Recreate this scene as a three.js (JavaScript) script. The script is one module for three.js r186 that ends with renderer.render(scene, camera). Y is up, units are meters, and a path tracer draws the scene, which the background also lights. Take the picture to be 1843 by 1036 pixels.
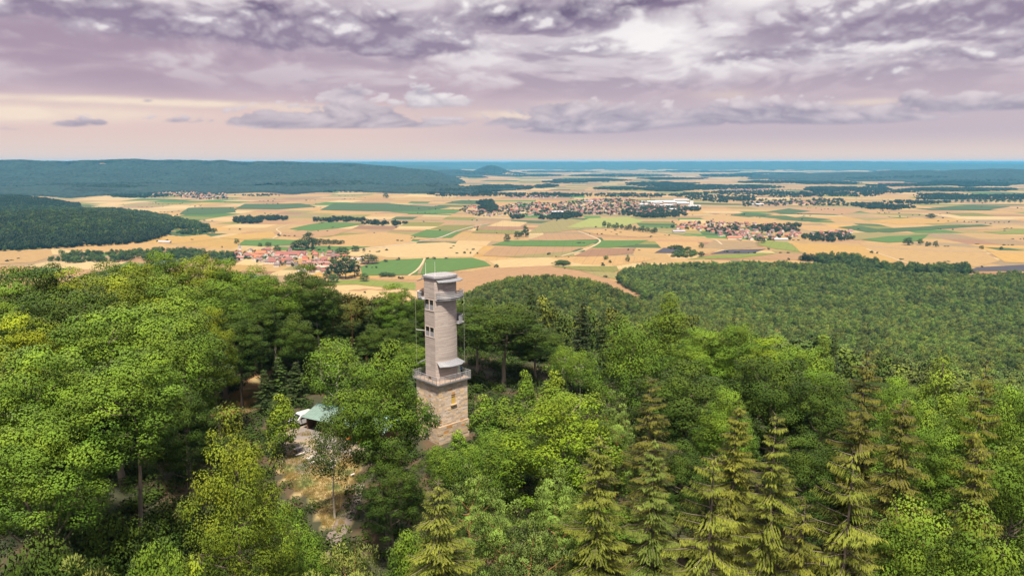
import * as THREE from 'three';
import { mergeGeometries, mergeVertices } from 'three/addons/utils/BufferGeometryUtils.js';
import { MarchingCubes } from 'three/addons/objects/MarchingCubes.js';
import { createNoise2D, createNoise3D } from 'simplex-noise';

// ---------------------------------------------------------------- random numbers and noise
function rng(seed) { let a = seed >>> 0; return () => { a = (a + 0x6d2b79f5) | 0; let t = Math.imul(a ^ (a >>> 15), 1 | a); t = (t + Math.imul(t ^ (t >>> 7), 61 | t)) ^ t; return ((t ^ (t >>> 14)) >>> 0) / 4294967296; }; }
const n2 = createNoise2D(rng(11)), n3 = createNoise3D(rng(12)), n2b = createNoise2D(rng(13));
const { clamp, lerp } = THREE.MathUtils;
const ss = (x, a, b) => { const t = clamp((x - a) / (b - a), 0, 1); return t * t * (3 - 2 * t); };   // also with a > b
const PI = Math.PI, RAD = PI / 180;
function fbm3(x, y, z, oct = 5, gain = 0.5) { let s = 0, a = 0.5; for (let i = 0; i < oct; i++) { s += a * n3(x, y, z); x = x * 2.03 + 7.1; y = y * 2.03 + 3.3; z = z * 2.03 + 1.7; a *= gain; } return s; }
function lin(r, g, b) { const f = (c) => { c /= 255; return c <= 0.04045 ? c / 12.92 : Math.pow((c + 0.055) / 1.055, 2.4); }; return [f(r), f(g), f(b)]; }

// ---------------------------------------------------------------- camera (a drone above a wooded hilltop)
const scene = new THREE.Scene();
const F = 1316, CX = 921.5, CY = 518, EYE = 240, HOR = 291.5, PITCH = Math.atan((518 - 291.5) / 1316);     // lens in photograph pixels, eye height above the plain
const camera = new THREE.PerspectiveCamera(2 * Math.atan(CY / F) / RAD, 1024 / 575, 0.5, 120000);
camera.position.set(0, EYE, 0); camera.rotation.x = -PITCH;
scene.add(camera);
const EXPOSURE = 2.2;

// ---------------------------------------------------------------- sky: layered evening clouds as a computed radiance map
function skyTexture() {
  const W = 4096, H = 2048, data = new Float32Array(W * H * 4);
  const A = (px) => Math.atan((px - CX) / F / 1.0155) / RAD, E = (py) => (HOR - py) / F / 1.02 / RAD;     // degrees of azimuth, elevation
  const blob = (px, py, rx, ry, w = 1) => [A(px), E(py), rx / F / RAD, ry / F / RAD, w];
  const sum = (list, az, el) => { let s = 0; for (const b of list) { const u = (az - b[0]) / b[2], v = (el - b[1]) / b[3], q = u * u + v * v; if (q < 7) s += b[4] * Math.exp(-q); } return s; };
  const dark = [blob(60, 48, 170, 22, 0.6), blob(150, 70, 160, 20, 0.4), blob(320, 74, 90, 22, 0.75), blob(480, 62, 70, 34, 0.7), blob(500, 90, 60, 18, 0.5), blob(690, 72, 130, 34, 1.0), blob(760, 95, 120, 16, 0.5), blob(1000, 42, 150, 22, 0.95),
    blob(1180, 14, 110, 14, 0.8), blob(1530, 60, 100, 22, 0.75), blob(1780, 62, 120, 28, 0.9), blob(1600, 98, 220, 14, 0.45), blob(1330, 116, 90, 12, 0.7), blob(1060, 92, 90, 12, 0.4), blob(1700, 132, 200, 9, 0.6), blob(1560, 150, 170, 7, 0.45),
    blob(1230, 162, 120, 16, 0.4), blob(1840, 128, 90, 10, 0.4), blob(1500, 112, 80, 10, 0.3), blob(1250, 135, 140, 10, 0.25)];
  const bright = [blob(430, 6, 120, 16, 1), blob(700, 4, 150, 14, 1), blob(860, 14, 60, 18, 0.8), blob(1190, 62, 56, 24, 1.05), blob(1120, 84, 90, 18, 0.7), blob(1240, 92, 90, 14, 0.6), blob(1480, 104, 70, 8, 0.9), blob(1390, 22, 80, 26, 0.6), blob(1480, 130, 140, 9, 0.4),
    blob(1600, 10, 120, 16, 0.6), blob(290, 10, 70, 22, 0.5), blob(380, 40, 60, 14, 0.5), blob(560, 40, 30, 20, 0.35), blob(1010, 120, 80, 8, 0.35), blob(1740, 36, 60, 10, 0.4)];
  const cream = [blob(60, 217, 170, 10, 0.9), blob(220, 196, 260, 5, 0.9), blob(330, 198, 130, 5, 0.5), blob(20, 226, 90, 6, 0.4), blob(890, 207, 50, 6, 0.9), blob(545, 203, 60, 6, 0.6), blob(1575, 196, 50, 5, 0.8), blob(1310, 178, 60, 8, 0.35), blob(1030, 190, 60, 7, 0.5), blob(930, 212, 40, 5, 0.5)];
  const veil = [blob(60, 130, 330, 48, 1), blob(430, 140, 240, 40, 0.7), blob(820, 150, 200, 36, 0.45), blob(150, 100, 220, 26, 0.4)];
  const cum = [blob(500, 224, 62, 22, 1.1), blob(620, 205, 46, 34, 1.0), blob(640, 226, 150, 13, 1.15), blob(700, 208, 40, 18, 0.8), blob(780, 190, 52, 13, 1.0), blob(758, 170, 26, 20, 1.1), blob(640, 172, 20, 13, 0.7), blob(140, 233, 34, 10, 1.1), blob(185, 231, 12, 6, 0.7), blob(25, 243, 24, 5, 0.6),
    blob(1020, 222, 90, 24, 1.0), blob(1050, 236, 120, 12, 0.8), blob(1010, 196, 50, 15, 0.7), blob(1190, 222, 110, 20, 0.8), blob(1360, 208, 120, 18, 0.9), blob(1450, 220, 150, 16, 0.9), blob(1630, 193, 18, 12, 1.0), blob(1735, 206, 90, 14, 1.1), blob(1840, 208, 60, 14, 0.7), blob(1560, 226, 110, 12, 0.6), blob(270, 195, 14, 2.5, 0.9), blob(96, 205, 6, 3, 0.6), blob(560, 155, 20, 6, 0.6), blob(320, 226, 40, 7, 0.45), blob(905, 218, 26, 8, 0.6), blob(1100, 205, 60, 16, 0.5)];
  const cols = { peach: lin(233, 212, 203), pinkL: lin(232, 206, 200), lilacR: lin(203, 188, 198), lilac: lin(200, 182, 194), pale: lin(222, 214, 221), white: lin(252, 247, 247), darkC: lin(108, 95, 128), dark2: lin(142, 125, 152), veil: lin(180, 158, 176), cream: lin(251, 231, 211), cumB: lin(163, 157, 176), cumT: lin(228, 216, 220), top: lin(188, 176, 190), low: lin(147, 133, 158) };
  const mix = (a, b, t) => { a[0] += (b[0] - a[0]) * t; a[1] += (b[1] - a[1]) * t; a[2] += (b[2] - a[2]) * t; };
  for (let row = 0; row < H; row++) {
    const up = ((row + 0.5) / H - 0.5) * PI, el = up / RAD, y = Math.sin(up), cu = Math.cos(up);
    if (el < -1) { for (let i = row * W * 4, e = i + W * 4; i < e; i += 4) { data[i] = 0.22; data[i + 1] = 0.18; data[i + 2] = 0.13; data[i + 3] = 1; } continue; }
    const step = el > 30 ? 4 : 1;
    for (let col = 0; col < W; col += step) {
      const round = ((col + 0.5 * step) / W - 0.5) * 2 * PI, x = Math.cos(round) * cu, z = Math.sin(round) * cu;
      let az = Math.atan2(x, -z) / RAD;
      // streaky warped noise in direction space, stretched along the horizon
      const persp = 1 / (0.35 + 2.2 * y), ky = 7.5 * persp + 3;
      const wx = fbm3(x * 3, y * ky, z * 3, 3) * 0.35, wy = fbm3(x * 3 + 9, y * ky + 4, z * 3, 3) * 0.30;
      const a1 = fbm3(x * 4 + wx, y * ky * 1.6 + wy, z * 4, 6, 0.52);                     // large
      const a2 = fbm3(x * 13 + wx * 2, y * ky * 3.6 + wy * 3 + 5, z * 13, 5, 0.55);        // fine
      const a1u = fbm3(x * 4 + wx, (y + 0.008) * ky * 1.6 + wy, z * 4, 4, 0.52), rim = clamp((a1 - a1u) * 5, -1, 1);
      const azW = az + (wx + a2 * 0.5) * 3.2, elW = el + (wy * 0.9 + a2 * 0.55) * 1.3 + a1 * 0.4;
      const inFront = ss(Math.abs(az), 75, 40);                                            // the drawn clouds lie ahead; elsewhere the same noise goes on alone
      const side = ss(az, -14, 8);
      // clear-to-hazy gradient
      const c = [0, 0, 0]; mix(c, cols.peach, 1);
      const pinkish = [0, 0, 0]; mix(pinkish, cols.pinkL, 1); mix(pinkish, cols.lilacR, side);
      mix(c, pinkish, ss(el, 0.4, 2.2)); mix(c, cols.lilac, ss(el, 3.2, 5.5) * (1 - 0.35 * side)); mix(c, cols.pale, ss(el, 4.5, 8) * (0.35 + 0.5 * side)); mix(c, cols.top, ss(el, 9, 13));
      mix(c, cols.veil, clamp(sum(veil, az, el) * inFront, 0, 1) * 0.8 * (0.85 + 0.5 * a1));
      const streak = clamp(0.5 + a1 * 0.9 + a2 * 0.35, 0, 1), hi = ss(el, 3.5, 8);
      mix(c, cols.dark2, ss(streak, 0.5, 0.8) * hi * (0.25 + 0.5 * side) * (1 - ss(el, 25, 60) * 0.4));
      mix(c, cols.white, ss(streak, 0.52, 0.16) * hi * (0.35 + 0.4 * side));
      mix(c, cols.cream, clamp(sum(cream, az + a1 * 1.5, el + wy * 0.5) * inFront * (1 + a2 * 0.8), 0, 1) * 0.85);
      const b = sum(bright, azW, elW) * inFront; mix(c, cols.white, clamp(b * (0.8 + a2 * 1.1), 0, 1)); 
      // heavy cloud: billows with lit upper edges and dark bellies
      if (el > 3 && el < 30) {
        const q = 1 / (0.55 + 1.6 * y), bil = (yy, oct) => { let s = 0, am = 0.5, px = x * 8 + wx * 0.35, py = yy * 21 * q + wy * 0.35, pz = z * 8; for (let o = 0; o < oct; o++) { s += am * (2.6 * Math.abs(n3(px, py, pz)) - 0.75); px = px * 2.1 + 4; py = py * 2.1 + 8; pz = pz * 2.1 + 2; am *= 0.52; } return s; };
        const b0 = bil(y, 6), b1 = bil(y + 0.006, 4), azD = az + wx * 1.6 + a2 * 1.2, elD = el + wy * 0.7 + a2 * 0.5;
        const d0 = sum(dark, azD, elD) * inFront, d1 = sum(dark, azD, elD + 0.45) * inFront, own = ss(el, 6, 11) * (0.30 + 0.5 * a1) * (1 - 0.6 * inFront * ss(el, 15, 12));
        const t = d0 * 0.95 + own + b0 * 0.55, cover = ss(t, 0.12, 0.70) * clamp((d0 + own) * 2.2, 0, 1);
        if (cover > 0.003) {
          const lit = clamp(0.16 + (d0 - d1) * 0.9 + (b0 - b1) * 0.45 + b0 * 0.42 + a2 * 0.35 + a1 * 0.2, 0, 1), deep = ss(d0 + own - b0 * 0.3 - a2 * 0.3, 0.25, 0.95), dc = [0, 0, 0];
          mix(dc, cols.dark2, 1); mix(dc, cols.darkC, deep); mix(dc, cols.low, ss(el, 11, 9.6)); mix(dc, cols.pale, lit * 0.85); mix(dc, cols.white, ss(lit, 0.62, 1) * 0.7); mix(c, dc, cover * 0.94);
        }
      }
      if (el < 9.5 && inFront > 0) {
        const puff = (() => { let s = 0, am = 0.5, px = x * 15 + wx * 3, py = y * 26, pz = z * 15; for (let o = 0; o < 5; o++) { s += am * (2.4 * Math.abs(n3(px, py, pz)) - 0.7); px = px * 2.1 + 4; py = py * 2.1 + 8; pz = pz * 2.1 + 2; am *= 0.52; } return s; })();
        let k0 = 0, kv = 0; for (const e of cum) { const u = (az + puff * 0.25 - e[0]) / e[2], v = (el - e[1]) / e[3], v2 = v < 0 ? v * 1.7 : v, w = u * u + v2 * v2 < 7 ? e[4] * Math.exp(-u * u - v2 * v2) : 0; k0 += w; kv += w * v; }
        if (k0 > 0.08) {
          kv /= k0; const up2 = ss(kv, -0.75, 0.35), k = ss(k0 + (puff * 0.6 + a2 * 0.45) * (0.12 + 0.88 * up2), 0.36, 0.60 + 0.35 * (1 - up2));
          const lit = clamp(0.22 + 0.36 * kv + puff * 0.35 + a2 * 0.5 + a1 * 0.3, 0, 1), cc = [0, 0, 0]; mix(cc, cols.cumB, 1); mix(cc, cols.cumT, lit); const wt = Math.exp(-(((az - A(772)) / 2.4) ** 2) - ((el - E(176)) / 1.3) ** 2); mix(cc, cols.white, clamp(wt * (lit + 0.25), 0, 0.85));
          mix(c, cc, k * (0.86 - 0.3 * ss(el, 2.6, 1.0)));
        }
      }
      // an overcast dome is brighter towards the zenith
      const g = (1 + 0.6 * ss(y, 0.33, 0.95)) / EXPOSURE * 0.97;
      for (let s = 0; s < step; s++) { const i = (row * W + col + s) * 4; data[i] = c[0] * g; data[i + 1] = c[1] * g; data[i + 2] = c[2] * g; data[i + 3] = 1; }
    }
  }
  const t = new THREE.DataTexture(data, W, H, THREE.RGBAFormat, THREE.FloatType);
  t.mapping = THREE.EquirectangularReflectionMapping; t.magFilter = t.minFilter = THREE.LinearFilter; t.needsUpdate = true;
  return t;
}
scene.background = skyTexture(); scene.environment = scene.background;
const sun = new THREE.DirectionalLight(0xfff0da, 5);                       // a weak, very soft sun through the cloud
const SUN = new THREE.Vector3(0.02, 1, 0.42).normalize();
sun.position.copy(SUN).multiplyScalar(1500).add(new THREE.Vector3(0, 150, -150)); sun.target.position.set(0, 150, -150);
sun.castShadow = true; sun.shadow.radius = 10; sun.shadow.mapSize.set(4096, 4096);
Object.assign(sun.shadow.camera, { left: -400, right: 400, top: 400, bottom: -400, near: 10, far: 4000 });
scene.add(sun, sun.target);
scene.fog = new THREE.FogExp2(new THREE.Color().setRGB(0.09, 0.42, 0.72), 3.2e-5);
const renderer = new THREE.WebGLRenderer({ antialias: true });
renderer.toneMapping = THREE.LinearToneMapping; renderer.toneMappingExposure = EXPOSURE;
renderer.shadowMap.enabled = true; renderer.setSize(1024, 575);

// ---------------------------------------------------------------- naming
const taken = new Map();
function numbered(name) { const k = taken.get(name) ?? 0; taken.set(name, k + 1); return k ? name + '_' + String(k).padStart(3, '0') : name; }
function tag(o, label, category, group, kind) { if (label) o.userData.label = label; if (category) o.userData.category = category; if (group) o.userData.group = group; if (kind) o.userData.kind = kind; return o; }
function thing(name, label, category, pos, turn = 0, group) { const o = new THREE.Group(); o.name = numbered(name); o.position.set(...pos); o.rotation.y = turn; scene.add(o); return tag(o, label, category, group); }
function part(name, geo, mat, parent, kind) { const m = new THREE.Mesh(geo, mat); m.name = parent ? name : numbered(name); m.castShadow = m.receiveShadow = true; (parent ?? scene).add(m); if (kind) m.userData.kind = kind; return m; }

// ---------------------------------------------------------------- the lie of the land
const SINP = Math.sin(PITCH), COSP = Math.cos(PITCH);
function ray(px, py) { const x = (px - CX) / F, y = -(py - CY) / F, z = -1; return [x, y * COSP + z * SINP, -y * SINP + z * COSP]; }
const azOf = (px, py = HOR) => { const r = ray(px, py); return Math.atan2(r[0], -r[2]); };
function at(px, py, d) { const r = ray(px, py), h = Math.hypot(r[0], r[2]); return [r[0] / h * d, EYE + r[1] / h * d, r[2] / h * d]; }
function curve(pts) { return (x) => { if (x <= pts[0][0]) return pts[0][1]; for (let i = 1; i < pts.length; i++) if (x <= pts[i][0]) { const [a, b] = pts[i - 1], [c, d] = pts[i], t = (x - a) / (c - a); return b + (d - b) * t * t * (3 - 2 * t); } return pts[pts.length - 1][1]; }; }
function line(pts) { return (x) => { if (x <= pts[0][0]) return pts[0][1]; for (let i = 1; i < pts.length; i++) if (x <= pts[i][0]) { const [a, b] = pts[i - 1], [c, d] = pts[i]; return b + (d - b) * (x - a) / (c - a); } return pts[pts.length - 1][1]; }; }
const profile = line([[0, 193.6], [60, 195.6], [105, 197.2], [165, 196.8], [230, 180], [330, 142], [500, 98], [650, 70], [800, 50], [950, 31], [1100, 15], [1250, 5], [1400, 0.5], [1600, 0]]);
const dropOf = (py, r) => { const v = ray(CX, py); return -v[1] / -v[2] * r; };
function ridge(r0, r1, r2, canopy, crest) {   // a long hill: rises from r0 to its crest at r1, falls to nothing at r2; crest given where it shows against what is behind
  const f = line(crest.map(([px, py]) => [azOf(px, py), Math.max(0, EYE - dropOf(py, r1) - canopy)]));
  const a0 = azOf(...crest[0]), a1 = azOf(...crest[crest.length - 1]);
  return (az, r) => (r < r0 || r > r2 || az < a0 - 0.06 || az > a1 + 0.06 ? 0 : f(clamp(az, a0, a1)) * ss(az, a0 - 0.06, a0) * ss(az, a1 + 0.06, a1) * ss(r, r0, r1) * (r > r1 ? 1 - ss(r, r1 + (r2 - r1) * 0.3, r2) : 1));
}
const R_NEAR = ridge(2150, 2850, 3500, 17, [[-260, 376], [-60, 372], [60, 371], [150, 372], [225, 377], [290, 390], [330, 400], [370, 412]]);
const R_MID = ridge(3700, 4500, 5400, 16, [[-260, 345], [-60, 341], [40, 343], [90, 349], [130, 357], [165, 366]]);
const R_LEFT = ridge(6500, 9300, 12500, 14, [[-500, 291], [-250, 290], [0, 289], [110, 290.5], [210, 287.5], [300, 288.5], [400, 289.5], [450, 292], [510, 290.5], [570, 293.5], [650, 295.5], [705, 300], [760, 306]]);
const R_LEFT2 = ridge(5600, 6700, 7600, 14, [[-100, 328], [60, 326], [200, 325], [260, 324], [330, 330], [430, 332], [520, 327], [600, 322], [650, 326], [700, 334]]);
const R_FAR = ridge(21000, 27000, 36000, 12, [[-700, 290.6], [0, 290.4], [300, 290.8], [560, 291], [700, 290.9], [860, 291.1], [1000, 290.8], [1170, 290], [1195, 291], [1230, 290.2], [1400, 289.8], [1545, 289.6], [1600, 290.8], [1700, 292.5], [1800, 293.5], [2300, 293.5]]);
const R_FAR2 = ridge(36500, 42000, 52000, 12, [[1380, 290.9], [1560, 290.9], [1640, 290.4], [1790, 290.4], [1830, 290.8], [2300, 290.9]]);
const R_FAR3 = ridge(13500, 20000, 24000, 12, [[640, 300], [700, 297], [760, 297], [800, 300], [820, 304]]);
const R_RIGHT = ridge(9300, 12000, 15500, 14, [[1340, 318], [1440, 312], [1520, 309], [1600, 305.5], [1700, 303.5], [1843, 301], [2100, 300], [2400, 302]]);
const mounds = [[885, 297.5, 13500, 330, 12], [812, 305, 12500, 700, 12], [783, 329.5, 5900, 380, 14], [985, 507, 930, 235, 14]].map(([px, py, r, w, can]) => { const a = azOf(px, py); return { x: Math.sin(a) * r, z: -Math.cos(a) * r, h: Math.max(4, EYE - dropOf(py, r) - can), w }; });
function hillAt(x, z) {
  const r = Math.hypot(x, z), az = Math.atan2(x, -z);
  let e = 0;
  if (Math.abs(az) < 1.6) for (const f of [R_NEAR, R_MID, R_LEFT, R_LEFT2, R_FAR, R_FAR2, R_FAR3, R_RIGHT]) e = Math.max(e, f(az, r));
  if (r > 5000 && e > 0) e *= 1 - 0.22 * ss(r, 5000, 6500) * (0.5 + 0.5 * n2(az * 26, r / 1700)) * (r < 9000 || r > 9800 ? 1 : 0.25);
  return e;
}
function flatAt(x, z) {   // hilltop and plain without the far ridges
  const r = Math.hypot(x, z);
  let y = profile(r + 14 * n2(x / 160, z / 160) * ss(r, 150, 400));
  const near = 1 - ss(r, 160, 420);
  y -= 0.13 * Math.max(0, x - 4) * near + 0.03 * Math.max(0, 40 - r) * near;
  y += 0.35 * n2b(x / 22, z / 22) * near;
  const und = ss(r, 1300, 2300) * (1 - 0.85 * ss(r, 8000, 14000));
  if (und > 0) y += und * (6 * n2(x / 1500 + 5, z / 1500) + 2.2 * n2(x / 520, z / 520 + 9));
  return y;
}
function groundAt(x, z) {
  let y = flatAt(x, z), r = Math.hypot(x, z);
  for (const m of mounds) { const dx = x - m.x, dz = z - m.z, q = (dx * dx + dz * dz) / (m.w * m.w); if (q < 6) { const g = m.w === 235 ? Math.exp(-Math.pow(Math.abs((dx * -m.z + dz * m.x) / Math.hypot(m.x, m.z)) / 128, 4) - q * 1.2) : Math.exp(-q); y = r < 1600 ? Math.max(y, lerp(y, m.h, g)) : y + m.h * g; } }
  if (r > 2000) y += hillAt(x, z);
  return y;
}
function onGround(px, py, lift = 0) {   // where the sight line of a photograph pixel meets the land
  const r = ray(px, py), h = Math.hypot(r[0], r[2]); let d = 30, step = 4, last = 30;
  while (d < 70000) {
    const y = EYE + r[1] / h * d;
    if (y < groundAt(r[0] / h * d, r[2] / h * d) + lift) { let lo = last, hi = d; for (let i = 0; i < 26; i++) { const m = (lo + hi) / 2; if (EYE + r[1] / h * m < groundAt(r[0] / h * m, r[2] / h * m) + lift) hi = m; else lo = m; } d = hi; break; }
    last = d; d += Math.max(step, d * 0.012);
  }
  return [r[0] / h * d, groundAt(r[0] / h * d, r[2] / h * d), r[2] / h * d];
}
// ---------------------------------------------------------------- computed textures and materials
function tex(size, fn, repeat = 1, srgb = false) {
  const d = new Uint8Array(size * size * 4);
  for (let y = 0; y < size; y++) for (let x = 0; x < size; x++) { const c = fn(x / size, y / size); for (let k = 0; k < 3; k++) d[(y * size + x) * 4 + k] = clamp(Math.round(c[k] * 255), 0, 255); d[(y * size + x) * 4 + 3] = 255; }
  const t = new THREE.DataTexture(d, size, size); t.wrapS = t.wrapT = THREE.RepeatWrapping; t.magFilter = THREE.LinearFilter; t.minFilter = THREE.LinearMipmapLinearFilter; t.generateMipmaps = true; t.repeat.set(repeat, repeat); if (srgb) t.colorSpace = THREE.SRGBColorSpace; t.needsUpdate = true; return t;
}
const tile = (u, v, f, seed) => { const a = u * 2 * PI, b = v * 2 * PI; return n3(Math.cos(a) * f + seed, Math.sin(a) * f + Math.cos(b) * f, Math.sin(b) * f - seed); };
const stubbleTex = tex(512, (u, v) => {   // one tile is 120 m: crop rows, tramlines, patchy growth
  let m = 0.93 + 0.07 * tile(u, v, 0.7, 3) + 0.06 * tile(u, v, 3, 8) + 0.05 * tile(u, v, 11, 5) + 0.03 * Math.sin(u * 2 * PI * 14 + tile(u, v, 0.6, 1));
  const tram = Math.abs(((u * 5) % 1) - 0.5); if (tram < 0.04) m -= 0.17;
  return [m, m, m];
});
const soilTex = tex(512, (u, v) => { const m = 0.86 + 0.10 * tile(u, v, 1.2, 2) + 0.10 * tile(u, v, 5, 7) + 0.08 * tile(u, v, 19, 9); return [m, m, m * 0.98]; });
const barkTex = tex(256, (u, v) => { const m = 0.78 + 0.16 * tile(u, v * 0.2, 6, 1) + 0.12 * tile(u, v, 12, 4); return [m, m, m]; });
const M = (r, g, b, o = {}) => { const m = new THREE.MeshStandardMaterial({ roughness: 0.9, metalness: 0, ...o }); m.color.setRGB(r, g, b); return m; };
const fieldMat = M(1, 1, 1, { vertexColors: true, map: stubbleTex, roughness: 1 });
const groundMat = M(1, 1, 1, { vertexColors: true, map: soilTex, roughness: 1 });
const roadMat = M(0.42, 0.34, 0.26, { map: soilTex, roughness: 1 });

// growable mesh with vertex colours
class Mesh3 {
  constructor() { this.p = []; this.c = []; this.u = []; this.i = []; }
  v(x, y, z, c, u = 0, w = 0) { this.p.push(x, y, z); this.c.push(c[0], c[1], c[2]); this.u.push(u, w); return this.p.length / 3 - 1; }
  tri(a, b, c) { this.i.push(a, b, c); }
  quad(a, b, c, d) { this.i.push(a, b, c, a, c, d); }
  geo(smooth = true, uv = true) { const g = new THREE.BufferGeometry(); g.setAttribute('position', new THREE.Float32BufferAttribute(this.p, 3)); g.setAttribute('color', new THREE.Float32BufferAttribute(this.c, 3)); if (uv) g.setAttribute('uv', new THREE.Float32BufferAttribute(this.u, 2)); g.setIndex(this.i); if (smooth) g.computeVertexNormals(); return g; }
}
const inside = (poly, x, z) => { let k = false; for (let i = 0, j = poly.length - 1; i < poly.length; j = i++) { const [xi, zi] = poly[i], [xj, zj] = poly[j]; if (zi > z !== zj > z && x < ((xj - xi) * (z - zi)) / (zj - zi) + xi) k = !k; } return k; };
const ground2 = (pts) => pts.map(([a, b]) => { const p = onGround(a, b); return [p[0], p[2]]; });

// ---------------------------------------------------------------- the hilltop and the open ground underneath everything, one sheet to the horizon
const YARD = ground2([[500, 775], [552, 752], [600, 752], [672, 772], [700, 800], [640, 818], [606, 832], [575, 850], [545, 852], [520, 840], [500, 810]]);
const LAWN = ground2([[520, 800], [560, 838], [610, 815], [650, 830], [640, 880], [622, 930], [612, 960], [585, 955], [560, 900], [525, 880], [505, 850]]);
const BANK = ground2([[372, 770], [385, 742], [420, 705], [445, 680], [470, 664], [484, 668], [478, 700], [455, 735], [430, 752], [400, 775]]);
const FOOT = [[640, 872], [634, 900], [622, 930], [606, 962], [590, 990], [570, 1030]];
{
  const g = new Mesh3(), rs = []; let r = 0; while (r < 62000) { rs.push(r); r += r < 70 ? 2.2 : r < 170 ? 1.25 : r < 420 ? 6 : r < 1500 ? 30 : r < 4000 ? 120 : r < 12000 ? 500 : 3000; } rs.push(64000);
  const azs = []; for (let a = -PI; a < PI - 1e-6;) { azs.push(a); a += Math.abs(a) < 42 * RAD ? 0.42 * RAD : 6 * RAD; } azs.push(PI);
  const moss = [0.03, 0.035, 0.015], litter = [0.075, 0.046, 0.024], dry = [0.26, 0.205, 0.10], grass = [0.13, 0.14, 0.035], grey = [0.17, 0.155, 0.15], rust = [0.26, 0.14, 0.065], under = [0.26, 0.18, 0.10];
  const mix = (a, b, t) => [lerp(a[0], b[0], t), lerp(a[1], b[1], t), lerp(a[2], b[2], t)];
  for (const r of rs) for (const a of azs) {
    const x = Math.sin(a) * r, z = -Math.cos(a) * r;
    let y = r < 1500 ? groundAt(x, z) - 2 * ss(r, 1000, 1300) : flatAt(x, z) - 2 - 12 * ss(r, 1500, 4000), c = mix(moss, litter, ss(n2(x / 7, z / 7) + 0.5 * n2(x / 2, z / 2), -0.3, 0.9));
    if (r > 50 && r < 180 && Math.abs(a) < 0.5) {
      const j = 1.3 * n2(x / 4, z / 4), k = 1.3 * n2b(x / 4, z / 4);
      if (inside(LAWN, x + j, z + k)) c = mix(dry, grass, ss(n2(x / 5 + 3, z / 5) + 0.5 * n2(x / 1.6, z / 1.6), -0.1, 0.9));
      if (inside(BANK, x + j, z + k)) c = mix(rust, dry, ss(n2(x / 4, z / 4 + 8), -0.3, 0.8));
      if (inside(YARD, x + j * 0.6, z + k * 0.6)) c = mix(grey, [0.25, 0.195, 0.13], ss(n2(x / 6 + 7, z / 6) + 0.5 * n2(x / 1.8, z / 1.8), 0.05, 0.9));
    }
    c = mix(c, under, ss(r, 1300, 1600));
    g.v(x, y, z, c, x / 9, z / 9);
  }
  const n = azs.length;
  for (let i = 0; i + 1 < rs.length; i++) for (let j = 0; j + 1 < n; j++) g.quad(i * n + j, (i + 1) * n + j, (i + 1) * n + j + 1, i * n + j + 1);
  tag(part('ground', g.geo(), groundMat), 'wooded hilltop ground falling away to the wide plain', null, null, 'structure');
}

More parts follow.
